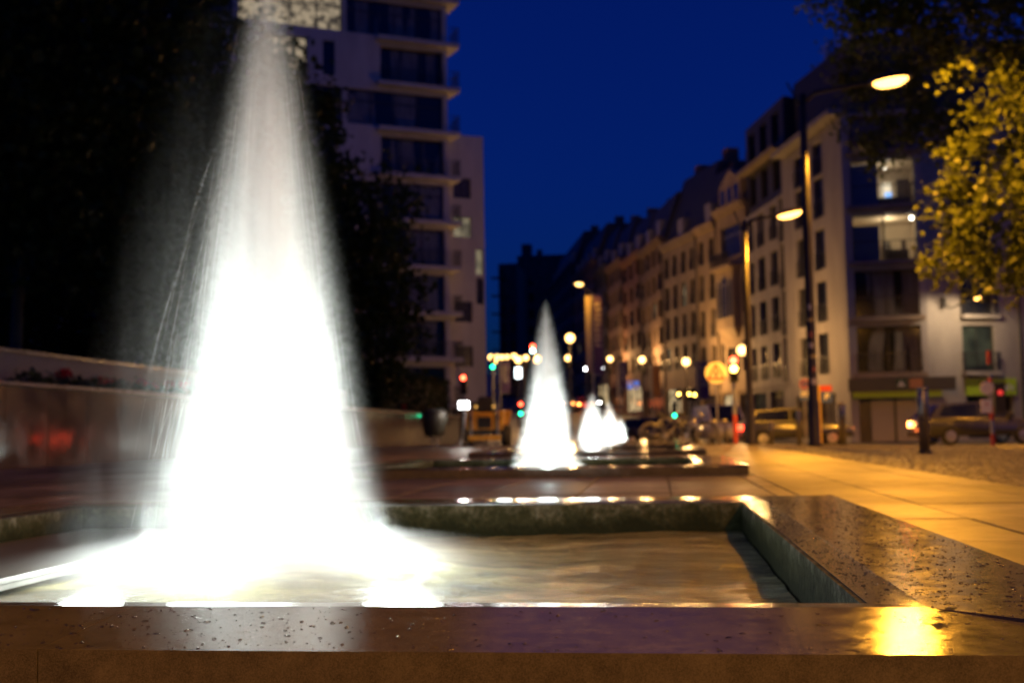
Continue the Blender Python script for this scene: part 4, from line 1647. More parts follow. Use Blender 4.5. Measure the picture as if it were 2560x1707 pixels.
for f in range(11):
    z = 0.35 + f * pitch + 2.2
    MB(Mxm).box(LM - 5.0, LM + 0.75, -0.5, 1.6, z - .36, z - .08).build('balcony_slab', M['tower_stone'], tw)
    r = MB(Mxm).box(LM + .68, LM + .72, -.45, 1.5, z + .95, z + 1.0).box(LM + .05, LM + .72, -.47, -.43, z + .95, z + 1.0)
    for q in range(12):
        yq = -.42 + 1.9 * q / 12
        r.box(LM + .69, LM + .71, yq, yq + .02, z - .08, z + .95)
    for q in range(6):
        r.box(LM + .08 + q * .11, LM + .10 + q * .11, -.46, -.44, z - .08, z + .95)
    r.build('balcony_railing', M['rail'], tw)

# block closing the view, and a dark block behind the trees -------------------------------
def plain_block(name, px0, px1, y, top, wall, label, nb, nf, lit=(), zb=0.0, D=14, fl=3.1):
    a, b = Vector(xy_at(px0, y)[:2]), Vector(xy_at(px1, y)[:2])
    root = empty(name, (a.x, a.y, 0))
    tag(root, label, 'building')
    Mx = frame_mx(0, 0, 1, 0)
    L = (b - a).length
    W = []
    for f in range(nf):
        for i in range(nb):
            u = L * (i + .5) / nb
            w = L / nb * .3
            z = top - (f + 1) * fl + .5
            if z < zb + 1:
                continue
            W.append(dict(u0=u - w, u1=u + w, z0=z, z1=z + 1.7, cols=2, pane='lit_warm' if (f, i) in lit else 'glass'))
    facade(root, Mx, L, zb - 2, top, W, wall)
    MB(Mx).box(.01, L - .01, .46, D, zb - 2, top - .02).build('shell', wall, root)
    return root, Mx, L


fb, Mf, Lf = plain_block('apartment_block', 1300, 1436, 218, 33.5, M['far_dark'], 'dark apartment block closing the far end of the street', 6, 9, (), 4)
MB(Mf).box(.6, 2.4, 2, 5, 33.5, 36.0).box(3.4, 4.4, 3, 4, 33.5, 35.0).build('roof_plant', M['far_dark'], fb)
fb2, Mf2, Lf2 = plain_block('apartment_block', 1252, 1299, 200, 29.5, M['far_dark'], 'stepped dark block with balconies at the left edge of the street view', 2, 8, (), 4)
for f in range(8):
    MB(Mf2).box(-1.2, 1.4, -1.0, .5, 5.2 + f * 3.1, 5.4 + f * 3.1).build('balcony_slab', M['far_dark'], fb2)
plain_block('apartment_block', -420, 690, 112, 44, M['far_dark'], 'large unlit block hidden behind the trees with a few lit windows', 22, 12,
            ((5, 10), (3, 13), (7, 12), (8, 16), (6, 6), (9, 8), (10, 12)), 0)

# ------------------------------------------------------------------ street furniture
def arm_lamp(base, h, arm, label, power, pr=0.11, tilt=0.18, stickers=False, col=SODIUM, lens='lamp_orange', cat='street lamp', size=1.0, wide=False):
    """tall steel column with a single outreach arm"""
    root = empty('street_lamp', base)
    tag(root, label, 'street lamp')
    MB().lathe([(pr * 1.5, 0), (pr * 1.5, .06), (pr * 1.3, .1), (pr * 1.28, 1.1), (pr * 1.02, 1.25), (pr, h * .6), (pr * .72, h), (0.02, h + .02)], 16).build('post', M['post'], root, True)
    a = Vector(arm)
    MB().path([(0, 0, h - .25), tuple(a * .15 + Vector((0, 0, h + .02))), tuple(a * .6 + Vector((0, 0, h + .12))), tuple(a * .95 + Vector((0, 0, h + .16)))], [pr * .55, pr * .5, pr * .42, pr * .4], 10).build('arm', M['post'], root, True)
    d = a.normalized()
    bk = -d * (pr * 3.2)
    MB().path([(0, 0, h - .45), tuple(bk + Vector((0, 0, h + .35)))], [pr * .3, pr * .2], 8).build('stay', M['post'], root, True)
    hc = a + Vector((0, 0, h + .18))
    hm = Matrix.Translation(hc) @ Matrix(((d.x, -d.y, 0, 0), (d.y, d.x, 0, 0), (0, 0, 1, 0), (0, 0, 0, 1))) @ Matrix.Rotation(-tilt, 4, 'Y') @ Matrix.Scale(size, 4)
    sh = MB(hm)
    n = 14
    prof = [(0.0, 0.0), (.42, -0.02), (.38, .07), (.22, .13), (.05, .15)]
    V, F = [], []
    for (r, z) in prof[1:]:
        for k in range(n):
            t = 2 * PI * k / n
            V.append((r * math.cos(t) * 1.15, r * math.sin(t) * .8, z))
    for i in range(len(prof) - 2):
        for k in range(n):
            l = (k + 1) % n
            F.append((i * n + k, i * n + l, (i + 1) * n + l, (i + 1) * n + k))
    F.append(tuple(range((len(prof) - 2) * n, (len(prof) - 1) * n)))
    sh.add(V, F)
    hd = sh.build('lamp_head', M['post'], root, True)
    ln = MB(hm)
    V, F = [], []
    pr2 = [(.33, -.005), (.31, -.06), (.22, -.12), (.05, -.15)]
    for (r, z) in pr2:
        for k in range(n):
            t = 2 * PI * k / n
            V.append((r * math.cos(t) * 1.12, r * math.sin(t) * .7, z))
    for i in range(3):
        for k in range(n):
            l = (k + 1) % n
            F.append((i * n + k, i * n + l, (i + 1) * n + l, (i + 1) * n + k))
    F.append(tuple(range(3 * n, 4 * n)))
    F.append(tuple(reversed(range(n))))
    ln.add(V, F)
    ln.build('lens', M[lens], root, True)
    if wide:
        point_light('lamp_light', hm @ Vector((0, 0, -.19)), power, col, 0.03, root, R(178), tuple(d * .65 + Vector((0, 0, -1))), .15)
    else:
        point_light('lamp_light', hm @ Vector((0, 0, -.19)), power, col, 0.03, root, R(158), (0, 0, -1), 0.25)
    if stickers:
        rs_ = random.Random(5)
        for i in range(7):
            z = 1.6 + i * .33 + rs_.uniform(-.06, .06)
            a0 = -PI / 2 + rs_.uniform(-.3, .3)
            w = rs_.uniform(.3, .6)
            hh = rs_.uniform(.08, .16)
            rr_ = pr * 1.03 + .004
            s = MB()
            V = []
            for q in range(5):
                t = a0 - w + 2 * w * q / 4
                V += [(rr_ * math.cos(t), rr_ * math.sin(t), z), (rr_ * math.cos(t), rr_ * math.sin(t), z + hh)]
            s.add(V, [(2 * q, 2 * q + 2, 2 * q + 3, 2 * q + 1) for q in range(4)])
            s.build('sticker', M['sticker%d' % (i % 3)], root)
    return root


M['sticker0'] = paint('white sticker', (0.6, 0.58, 0.52), .5)
M['sticker1'] = paint('red sticker', (0.4, 0.12, 0.08), .5)
M['sticker2'] = paint('yellow sticker', (0.5, 0.42, 0.15), .5)

bx = xy_at(2036, 32.0)
arm_lamp((bx[0], 32.0, 0), 9.45, (2.25, -.3, 0), 'tall dark lamp post with stickers and a blazing orange lamp in the trees', 6200, .125, .1, True, wide=True, size=1.25)
bx = xy_at(1877, 36.0)
arm_lamp((bx[0], 36.0, 0), 6.75, (1.35, 0, 0), 'second dark lamp post with a glowing orange lamp, nearer the street', 4000, .10, .2)
bx = xy_at(1478, 58.0)
arm_lamp((bx[0], 58.0, road_z(58)), 7.7, (-.35, -1.5, 0), 'lamp post in mid street carrying two long banners', 170, .09, .05, lens='lamp_warm', size=.8)
# columns of the same kind outside the picture, which light the plaza from behind the camera
arm_lamp((9.0, -5.0, 0), 9.4, (-2.2, .4, 0), 'lamp post standing on the plaza behind the camera', 8200, .125)
arm_lamp((14.5, 14.0, 0), 9.4, (-2.2, .4, 0), 'lamp post at the plaza edge outside the picture', 1700, .125)
bx = xy_at(2690, 42.0)
arm_lamp((bx[0], 42.0, 0), 7.2, (-1.2, .1, 0), 'orange street lamp half hidden by the golden tree', 4500, .1, .2)


def globe_lamp(px, py, y, label, r=0.2, power=260, lens='lamp_warm', group='globe lamps along the street', col=(1.0, .52, .17), arm=0.0):
    p = at_y(px, py, y)
    zb = road_z(y)
    r *= 1.25
    root = empty('street_lamp', (p.x, y, zb))
    tag(root, label, 'street lamp', group)
    h = p.z - zb
    MB().lathe([(.10, 0), (.10, .5), (.055, .62), (.04, max(.8, h - r - .1)), (.09, max(.9, h - r))], 10, (arm, 0, 0)).build('post', M['post'], root, True)
    if arm:
        MB().path([(arm, 0, h - r - .1), (arm * .6, 0, h + r + .12), (0, 0, h + r + .1), (0, 0, h + r)], .03, 6).build('arm', M['post'], root)
    MB().ball((0, 0, h), r, 12, 8).build('globe', M[lens], root, True)
    MB().lathe([(r * .55, h + r * .86), (r * .35, h + r * 1.05), (.02, h + r * 1.15)], 10).build('cap', M['post'], root, True)
    if power:
        point_light('lamp_light', (0, -r - .25, h), power * 1.4, col, .15, root)
    return root


GL = [(1855, 875, 70, .24, 900, 'large globe lamp in front of the pale stone house', 0.35),
      (1715, 904, 88, .24, 700, 'globe lamp beside the violet banner and the warning sign', 0),
      (1605, 899, 104, .24, 700, 'globe lamp beside the orange banner', 0),
      (1525, 897, 120, .24, 600, 'globe lamp beside the small violet banner up the street', 0),
      (1425, 845, 84, .26, 700, 'highest globe lamp, just behind the second jet', 0),
      (1420, 895, 128, .26, 400, 'globe lamp below the highest one', 0),
      (1342, 897, 96, .26, 500, 'bright globe lamp at the edge of the second jet', 0),
      (1315, 894, 118, .22, 300, 'globe lamp between the traffic light and the second jet', 0),
      (1296, 899, 98, .24, 300, 'globe lamp directly over the white lit panel', 0),
      (1285, 890, 130, .24, 0, 'globe lamp a little above its neighbours in the string of lamps', 0),
      (1268, 892, 140, .22, 0, 'small globe lamp over the tall narrow banner', 0),
      (1255, 893, 146, .24, 0, 'small globe lamp, third from the white tower', 0),
      (1243, 892, 150, .24, 0, 'small globe lamp, second from the white tower', 0),
      (1228, 893, 118, .24, 200, 'globe lamp closest to the white tower edge', 0),
      (1235, 902, 100, .22, 200, 'lower globe lamp at the white tower end of the string', 0)]
for (px, py, y, r, pw, lb, ar) in GL:
    globe_lamp(px, py, y, lb, r, pw, arm=ar)
globe_lamp(1465, 922, 100, 'small white lamp under the long pale banner', .12, 0, 'lamp_white', 'small white lamps')
globe_lamp(1504, 920, 100, 'small white lamp under the long violet banner', .12, 0, 'lamp_white', 'small white lamps')
globe_lamp(243, 755, 84, 'lone warm lamp glimpsed between the dark trees', .13, 120, 'lamp_warm', None)

# banners
def print_banner(name, col):
    """flat printed banner: pale rows of lettering on a dark ground"""
    return paint(name, col, .7)


M['purple'] = paint('dark violet banner cloth', (0.12, 0.075, 0.23), .8)
M['beigecloth'] = paint('pale banner cloth', (0.50, 0.46, 0.38), .8)  # also colours the strips that stand for lit lamp poles
M['orangecloth'] = paint('orange banner cloth', (0.42, 0.20, 0.08), .8)


def banner(px0, px1, py0, py1, y, cloth, label, letters=0, pole=True):
    a, b = at_y(px0, py0, y), at_y(px1, py1, y)
    zb = road_z(y)
    root = empty('banner', (a.x, y, b.z))
    tag(root, label, 'banner', 'street banners')
    w, h = b.x - a.x, a.z - b.z
    nx, nz = 6, 14
    V = []
    for i in range(nz + 1):
        for j in range(nx + 1):
            V.append((w * j / nx, .05 * math.sin(i * .7 + j * .6) * (w / 0.8), h * i / nz))
    F = [(i * (nx + 1) + j, i * (nx + 1) + j + 1, (i + 1) * (nx + 1) + j + 1, (i + 1) * (nx + 1) + j) for i in range(nz) for j in range(nx)]
    MB().add(V, F).build('cloth', M[cloth], root, True)
    if pole:
        MB().tube((-.08, 0.02, zb - b.z), (-.08, .02, h + .15), .05).build('pole', M['galv'], root)
        MB().box(-.1, w, .0, .04, h + .005, h + .04).box(-.1, w, .0, .04, -.04, -.005).build('crossbar', M['galv'], root)
    if letters:
        lt = MB()
        rs_ = random.Random(int(px0))
        for i in range(letters):
            z = h * (.35 + .58 * i / letters)
            hh = h * .58 / letters * .6
            x0 = w * rs_.uniform(.12, .3)
            x1 = w * rs_.uniform(.7, .92)
            lt.box(x0, x1, -.075, -.07, z, z + hh * .45)
            lt.box(x0, x0 + (x1 - x0) * .25, -.075, -.07, z + hh * .46, z + hh)
            if rs_.random() < .6:
                lt.box(x1 - (x1 - x0) * .25, x1, -.075, -.07, z + hh * .46, z + hh)
        lt.build('lettering', M['pale_print'], root)
    return root


banner(1483, 1508, 738, 935, 57.6, 'purple', 'long violet banner with a column of pale letters on the mid-street post', 9)
banner(1462, 1480, 738, 930, 57.6, 'beigecloth', 'long pale banner beside the violet one on the mid-street post', 0, False)
banner(1549, 1567, 905, 972, 112, 'purple', 'small violet banner up the street beside a globe lamp', 6)
banner(1540, 1547, 904, 1000, 112, 'beigecloth', 'narrow pale strip for a lit lamp pole next to the small violet banner', 0, False)  # cloth strip stands in for a lamp pole catching the light
banner(1631, 1652, 914, 992, 98, 'orangecloth', 'orange banner in front of the brown houses', 0)
banner(1624, 1630, 913, 996, 98, 'beigecloth', 'pale strip for a lit lamp pole on the edge of the orange banner', 0, False)  # brightness of a lit pole put into a strip of pale cloth
banner(1746, 1774, 905, 997, 80, 'purple', 'violet banner beside the triangular warning sign', 7)
banner(1737, 1744, 902, 1000, 80, 'beigecloth', 'pale strip for a lit lamp pole left of the violet banner by the warning sign', 0, False)  # pale strip in place of a lamplit pole
banner(1252, 1276, 905, 982, 88, 'purple', 'violet banner with pale lettering near the white tower', 8)

# signs
M['sign_white'] = paint('white sign face', (0.80, 0.78, 0.72), .45)
M['sign_red'] = paint('red sign paint', (0.45, 0.05, 0.03), .45)
M['sign_blue'] = paint('blue sign paint', (0.03, 0.07, 0.36), .45)
M['sign_yellow'] = paint('pale yellow sign back', (0.82, 0.78, 0.66), .45)
M['sign_black'] = paint('black sign print', (0.02, 0.02, 0.02), .5)
M['band_red'] = paint('red band on pole', (0.42, 0.06, 0.03), .5)
M['yellow_pole'] = paint('yellow painted pole', (0.55, 0.38, 0.03), .5)


def disc(mb, c, r, y0, y1, n=24):
    mb.prism_xz([(c[0] + r * math.cos(2 * PI * i / n), c[1] + r * math.sin(2 * PI * i / n)) for i in range(n)], y0, y1)
    return mb


p = at_y(1790, 932, 40)
s = empty('warning_sign', (p.x, 40, 0))
tag(s, 'triangular red-bordered pedestrian warning sign on a round pale plate', 'sign')
z = p.z
MB().tube((0, .03, 0), (0, .03, z + .3), .035).build('pole', M['galv'], s)
disc(MB(), (0, z), .37, -.03, -.01).build('plate', M['sign_yellow'], s)
tri = lambda r, zo: [(r * math.cos(PI / 2 + 2 * PI * i / 3), zo + r * math.sin(PI / 2 + 2 * PI * i / 3)) for i in range(3)]
MB().prism_xz(tri(.36, z - .04), -.045, -.032).build('red_border', M['sign_red'], s)
MB().prism_xz(tri(.24, z - .04), -.055, -.047).build('white_field', M['sign_white'], s)
g = MB()
disc(g, (0, z + .06), .025, -.064, -.057, 10)
g.prism_xz([(-.035, z + .03), (.035, z + .03), (.05, z - .06), (.03, z - .14), (-.03, z - .14), (-.05, z - .06)][::-1], -.064, -.057)
g.build('pictogram', M['sign_black'], s)

p = at_y(2010, 960, 46)
s = empty('no_parking_sign', (p.x, 46, road_z(46)))
tag(s, 'round blue no-parking sign with red ring above a small blue plate', 'sign')
z = p.z - road_z(46)
MB().tube((0, .03, 0), (0, .03, z + .2), .03).build('pole', M['galv'], s)
disc(MB(), (0, z), .17, -.02, 0).build('disc', M['sign_blue'], s)
rg_ = MB()
rg_.path([(.16 * math.cos(2 * PI * i / 24), -.02, z + .16 * math.sin(2 * PI * i / 24)) for i in range(24)], .025, 6, False, True)
rg_.box(-.012, .012, -.03, -.021, z - .16, z + .16)
rg_.build('red_ring', M['sign_red'], s)
MB().box(-.19, .19, -.02, 0, z - .62, z - .25).build('plate', M['sign_blue'], s)
MB().box(-.15, .15, -.027, -.021, z - .36, z - .30).box(-.15, .12, -.027, -.021, z - .46, z - .42).build('plate_print', M['sign_white'], s)

p = at_y(2066, 992, 44)
s = empty('parking_sign', (p.x, 44, road_z(44)))
tag(s, 'square blue sign under a red panel beside a yellow pole', 'sign')
z = p.z - road_z(44)
MB().tube((-.25, .03, 0), (-.25, .03, z + .42), .045).build('pole', M['yellow_pole'], s)
MB().box(-.2, .2, -.02, 0, z - .2, z + .2).build('blue_plate', M['sign_blue'], s)
MB().box(-.22, .2, -.02, 0, z + .21, z + .42).build('red_plate', M['sign_red'], s)
MB().box(-.06, -.02, -.027, -.021, z - .12, z + .12).box(-.019, .07, -.027, -.021, z + .08, z + .12).box(.07, .1, -.027, -.021, z, z + .12).box(-.019, .07, -.027, -.021, z, z + .04).build('pictogram', M['sign_white'], s)

for i, px in enumerate((1575, 1591)):
    y = 108
    p = at_y(px, 962, y)
    s = empty('street_sign', (p.x, y, road_z(y)))
    tag(s, ['small blue street sign with white top up the street', 'small blue street sign with white foot up the street'][i], 'sign')
    z = p.z - road_z(y)
    MB().tube((0, .03, 0), (0, .03, z + .3), .04).build('pole', M['galv'], s)
    MB().box(-.22, .22, -.02, 0, z - .35, z + .35).build('plate', emit('lit blue sign', (.12, .25, .9), .7), s)
    MB().box(-.16, .16, -.03, -.021, z + (.02 if i == 0 else -.3), z + (.3 if i == 0 else -.02)).build('white_field', M['sign_white'], s)

# traffic lights
M['tl_red'] = emit('red signal', (1.0, .05, .02), 26.0)
M['tl_amber'] = emit('amber signal', (1.0, .55, .08), 26.0)
M['tl_green'] = emit('green signal', (.02, 1.0, .42), 9.0)
M['tl_white'] = emit('pale green signal', (.6, 1.0, .95), 14.0)
for k_ in ('tl_red', 'tl_amber', 'tl_green', 'tl_white'):
    M[k_].cycles.emission_sampling = 'NONE'
M['housing'] = paint('black signal housing', (0.018, 0.018, 0.018), .5)


def traffic_light(px, py, y, lens, label, banded=False, r=.10, zb=None, power=0, mast=None):
    """py is the middle lens"""
    p = at_y(px, py, y)
    zb = road_z(y) if zb is None else zb
    root = empty('traffic_light', (p.x, y, zb))
    tag(root, label, 'traffic light', 'traffic lights')
    z = p.z - zb
    MB().lathe([(.07, 0), (.07, z - .45), (.03, z + .55)], 12, (0, .16, 0)).build('pole', M['galv'], root)
    if banded:
        MB().lathe([(.075, 0.0), (.075, .95)], 12, (0, .16, 0)).build('red_band', M['band_red'], root)
    MB().cbox(-.15, .15, -.06, .09, z - .45, z + .45, .03).build('housing', M['housing'], root)
    for i in range(3):
        zz = z + .28 - i * .28
        m_ = lens.get(i)
        disc(MB(), (0, zz), r, -.085, -.062, 16).build('lens', M[m_] if m_ else M['lens_off'], root)
        v = MB()
        V = []
        for q in range(9):
            t = PI * (-.1 + 1.2 * q / 8)
            V += [((r + .015) * math.cos(t), -.062, zz + (r + .015) * math.sin(t)), ((r + .015) * math.cos(t), -.20, zz + (r + .015) * math.sin(t))]
        v.add(V, [(2 * q, 2 * q + 2, 2 * q + 3, 2 * q + 1) for q in range(8)])
        v.build('visor', M['housing'], root)
        if m_ and power:
            point_light('signal_light', (0, -.35, zz), power, (1, .25, .08) if 'red' in m_ else (1, .6, .15), .05, root)
    return root


traffic_light(1834, 922, 40, {0: 'tl_red', 1: 'tl_amber'}, 'traffic light showing red and amber on a red-banded pole', True, .115, 0, 3)
traffic_light(1332, 877, 76, {0: 'tl_red', 1: 'tl_white'}, 'traffic light showing red over pale green, high by the second jet', False, .13)
traffic_light(1159, 960, 52, {0: 'tl_red'}, 'traffic light showing a single red in front of the tower', False, .10, 0.0, 6)
traffic_light(1232, 907, 82, {2: 'tl_green'}, 'green traffic light below the string of globe lamps', False, .13)
traffic_light(1686, 1026, 68, {2: 'tl_green'}, 'low green signal above the parked bicycles', False, .10)
traffic_light(1302, 1022, 70, {2: 'tl_green', 0: 'tl_red'}, 'small signal showing red and green beside the second jet', False, .10)
traffic_light(1697, 985, 86, {1: 'tl_amber'}, 'small signal with one amber light in the street crossing', False, .09)
traffic_light(1723, 985, 88, {1: 'tl_amber'}, 'amber signal, first of a close pair before the violet banner', False, .10)
traffic_light(1737, 987, 84, {1: 'tl_amber'}, 'amber signal, second of a close pair before the violet banner', False, .10)
# pedestrian signal post at the plaza edge
p = at_y(2476, 970, 31)
s = empty('signal_post', (p.x, 31, -.1))
tag(s, 'signal post with round sign back, pale plate and unlit signal beside the crossing', 'signal post')
z = p.z + .1
q = MB()
MB().tube((0, 0, 0), (0, 0, z + .35), .05).build('pole', M['galv'], s)
for i in range(4):
    MB().lathe([(.054, .35 * 2 * i), (.054, .35 * 2 * i + .35)], 12).build('red_band', M['band_red'], s)
disc(MB(), (-.1, z), .17, -.08, -.055).build('round_sign', M['sign_yellow'], s)
MB().box(-.27, .0, -.08, -.056, z - .62, z - .28).build('plate', M['sign_white'], s)
disc(MB(), (-.13, z - .4), .03, -.088, -.081, 10).build('plate_mark', M['sign_red'], s)
MB().cbox(.07, .33, -.1, .12, z - .65, z + .12, .03).build('signal_housing', M['housing'], s)
disc(MB(), (.2, z - .12), .07, -.125, -.102, 14).build('lens', emit('faint red signal', (1, .05, .04), .8), s)

# lit panels
p = at_y(1296, 932, 84)
s = empty('lit_panel', (p.x, 84, road_z(84)))
tag(s, 'upright white lit panel on a post under the globe lamps', 'lit sign')
z = p.z - road_z(84)
MB().tube((.35, .1, 0), (.35, .1, z + .7), .06).build('pole', M['post'], s)
MB().cbox(-.26, .26, -.06, .06, z - .42, z + .42, .02).build('case', M['housing'], s)
MB().box(-.22, .22, -.075, -.062, z - .38, z + .38).build('light_face', emit('white lit face', (.85, .95, 1.0), 6.0), s)
p = at_y(1160, 1013, 40)
s = empty('work_lamp', (p.x, 40, 0))
tag(s, 'blazing white work lamp on a thin leaning pole beside the yellow machine', 'lamp')
MB().tube((-.12, .05, 0), (.06, .05, p.z - .1), .02).build('pole', M['galv'], s)
MB().path([(-.12, .05, .25), (-.4, .25, .0)], .014, 6).path([(-.12, .05, .25), (.2, .3, 0)], .014, 6).path([(-.12, .05, .25), (-.1, -.3, 0)], .014, 6).build('leg', M['galv'], s)
MB().cbox(-.2, .2, -.02, .1, p.z - .14, p.z + .16, .02).build('housing', M['housing'], s)
MB().box(-.17, .17, -.04, -.022, p.z - .11, p.z + .13).build('light_face', M['lamp_white'], s)
point_light('work_light', (0, -.35, p.z), 60, (1, .95, .85), .1, s)

# bollards
BO = [(2310, 21.5, 1.16, .095, 'tall steel bollard standing alone in front of the corner shop'),
      (2106, 32.5, 1.14, .10, 'steel bollard between the sticker-covered post and the shop'),
      (1998, 34.5, 1.0, .07, 'steel bollard just beside the sticker-covered lamp post'),
      (1929, 38.0, .85, .065, 'short steel bollard between the two lamp posts'),
      (1812, 41.0, .85, .05, 'thin bollard beside the red-banded signal pole')]
for (px, y, h, r, lb) in BO:
    bx = xy_at(px, y)
    zb = 0.0 if in_plaza(bx[0], y) else road_z(y)
    s = empty('bollard', (bx[0], y, zb))
    tag(s, lb, 'bollard', 'steel bollards at the plaza edge')
    MB().lathe([(r, 0), (r, h - .1), (r * .96, h - .09), (r * .96, h - .06), (r, h - .05), (r, h - .01), (r * .9, h)], 20).build('shaft', M['post_steel'] if 'post_steel' in M else M.setdefault('post_steel', metal('dull dark steel', (.22, .21, .20), .32)), s, True)
    MB().lathe([(r * 1.25, 0), (r * 1.25, .03), (r * 1.02, .05)], 20).build('collar', M['post'], s, True)

# bicycle stands and bicycles
for i, px in enumerate((1722, 1774, 1800)):
    bx = xy_at(px, 36.5)
    s = empty('bicycle_stand', (bx[0], 36.5, 0))
    tag(s, ['steel hoop stand in front of the bicycles', 'steel hoop stand beside the bicycles', 'steel hoop stand next to the warning sign pole'][i], 'bicycle stand', 'bicycle stands')
    MB().path([(0, 0, 0), (0, 0, .62), (.06, 0, .74), (.18, 0, .74), (.24, 0, .62), (.24, 0, 0)], .024, 8).build('hoop', M['steel'], s, True)

M['tyre'] = paint('black rubber', (0.015, 0.015, 0.015), .8)
M['bike1'] = paint('grey bicycle paint', (0.25, 0.25, 0.26), .35)
M['bike2'] = paint('black bicycle paint', (0.02, 0.022, 0.03), .35)


def bicycle(px, y, rz, label, mat):
    bx = xy_at(px, y)
    s = empty('bicycle', (bx[0], y, 0.0), rz)
    tag(s, label, 'bicycle', 'bicycles at the stands')
    R_ = .34
    for x in (-.52, .52):
        w = MB()
        w.path([(x + R_ * math.cos(2 * PI * i / 28), 0, R_ + R_ * math.sin(2 * PI * i / 28)) for i in range(28)], .02, 6, False, True)
        wo_ = w.build('wheel', M['tyre'], s, True)
        sp = MB()
        for i in range(14):
            a = 2 * PI * i / 14
            sp.tube((x, 0, R_), (x + (R_ - .02) * math.cos(a), 0, R_ + (R_ - .02) * math.sin(a)), .0025, None, 3, False)
        sp.path([(x + (R_ - .025) * math.cos(2 * PI * i / 24), 0, R_ + (R_ - .025) * math.sin(2 * PI * i / 24)) for i in range(24)], .009, 5, False, True)
        sp.build('rim', M['steel'], wo_, True)
        g_ = MB()
        g_.path([(x + (R_ + .04) * math.cos(t), 0, R_ + (R_ + .04) * math.sin(t)) for t in [PI * (.1 + .9 * i / 10) for i in range(11)]], .018, 5)
        g_.build('mudguard', mat, s, True)
    f = MB()
    bb, st, hd, hl = (-.05, 0, .30), (-.2, 0, .82), (.36, 0, .84), (.40, 0, .66)
    for a, b in ((bb, st), (st, hd), (bb, hl), (hd, hl), (bb, (-.52, 0, R_)), (st, (-.52, 0, R_)), (hl, (.52, 0, R_))):
        f.tube(a, b, .017, None, 8)
    f.build('frame', mat, s, True)
    MB().path([(-.33, 0, .93), (-.2, 0, .95), (-.05, 0, .92)], [.07, .06, .02], 8).build('saddle', M['tyre'], s, True)
    MB().path([(.28, -.27, 1.0), (.36, -.2, 1.03), (.37, 0, 1.0), (.36, .2, 1.03), (.28, .27, 1.0)], .013, 6).tube((.36, 0, .82), (.37, 0, 1.0), .015).build('handlebar', M['steel'], s, True)
    disc(MB(), (-.05, .30), .09, -.05, -.04, 16).tube((-.05, -.1, .3), (-.05, -.12, .14), .01).build('crank', M['steel'], s)
    MB().ball((.42, 0, .88), .045, 8, 6).build('lamp', M['steel'], s, True)


bicycle(1668, 38.0, .15, 'grey parked bicycle standing farther from the warning sign', M['bike1'])
bicycle(1722, 37.2, -.1, 'black parked bicycle with a large wheel at the hoop stand', M['bike2'])

# litter bin
bx = xy_at(1086, 40)
s = empty('litter_bin', (bx[0], 40, 0))
tag(s, 'dark egg-shaped litter bin on twin posts before the granite wall', 'litter bin')
M['bin'] = paint('dark green bin', (0.03, 0.034, 0.03), .45)
MB().lathe([(.28, .38), (.36, .5), (.44, .85), (.46, 1.15), (.42, 1.25), (.30, 1.32)], 20).build('body', M['bin'], s, True)
MB().lathe([(.47, 1.16), (.47, 1.2), (.44, 1.24)], 20).build('rim', M['post'], s, True)
for dx in (-.09, .09):
    MB().tube((dx, 0, 0), (dx, 0, .45), .035).build('leg', M['galv'], s)

# yellow wheeled dumper seen from the back
bx = xy_at(1212, 42)
s = empty('dumper', (bx[0], 42, 0), R(4))
tag(s, 'small yellow construction dumper with black seat seen from behind', 'construction vehicle')
M['cat'] = paint('dusty yellow machine paint', (0.50, 0.28, 0.02), .45, .25)
M['machine'] = paint('black machine parts', (0.02, 0.02, 0.018), .5)
MB().cbox(-.62, .62, 0, 1.5, .42, .62, .03).build('chassis', M['machine'], s)
MB().cbox(-.44, .44, -.02, .9, .6, 1.22, .06).build('engine_cover', M['cat'], s)
MB().box(-.24, .24, -.05, -.022, .66, 1.05).build('grille', M['machine'], s)
gl_ = MB()
for i in range(7):
    gl_.box(-.22, .22, -.062, -.052, .68 + i * .052, .70 + i * .052)
gl_.build('grille_slats', M['post'], s)
for sx in (-1, 1):
    MB().cbox(sx * .60 - .08, sx * .60 + .08, -.02, 1.2, .55, 1.28, .04).build('side_panel', M['cat'], s)
    MB().box(sx * .47 - .025, sx * .47 + .025, -.1, -.05, .25, 1.55).build('roll_bar', M['galv'], s)
    MB().box(sx * .5 - .06, sx * .5 + .06, -.06, -.024, .95, 1.05).build('tail_lamp', M['lens_off'], s)
    for yw in (.25, 1.7):
        tw_ = MB(Matrix.Translation((sx * .72, yw, .38)) @ Matrix.Rotation(PI / 2, 4, 'Y'))
        tw_.lathe([(.2, -.13), (.34, -.13), (.38, -.08), (.38, .08), (.34, .13), (.2, .13)], 20)
        w_ = tw_.build('wheel', M['tyre'], s, True)
        MB(Matrix.Translation((sx * .72, yw, .38)) @ Matrix.Rotation(PI / 2, 4, 'Y')).lathe([(.02, -.1), (.2, -.1), (.2, .1), (.02, .1)], 16).build('rim', M['cat'], w_)
MB().cbox(-.28, .28, .35, .75, 1.3, 1.8, .1).cbox(-.3, .3, .4, .9, 1.23, 1.36, .04).build('seat', M['machine'], s)
MB().box(-.58, .58, -.12, .0, .22, .4).build('bumper', M['cat'], s)
MB().prism_xz([(-.7, .7), (.7, .7), (.85, 1.3), (-.85, 1.3)], 1.6, 2.7).build('skip', M['cat'], s)
for sx in (-.3, .34):
    MB().ball((sx, -.02, 1.42), .05, 8, 6).build('beacon', emit('amber beacon', (1, .5, .1), 1.2), s, True)

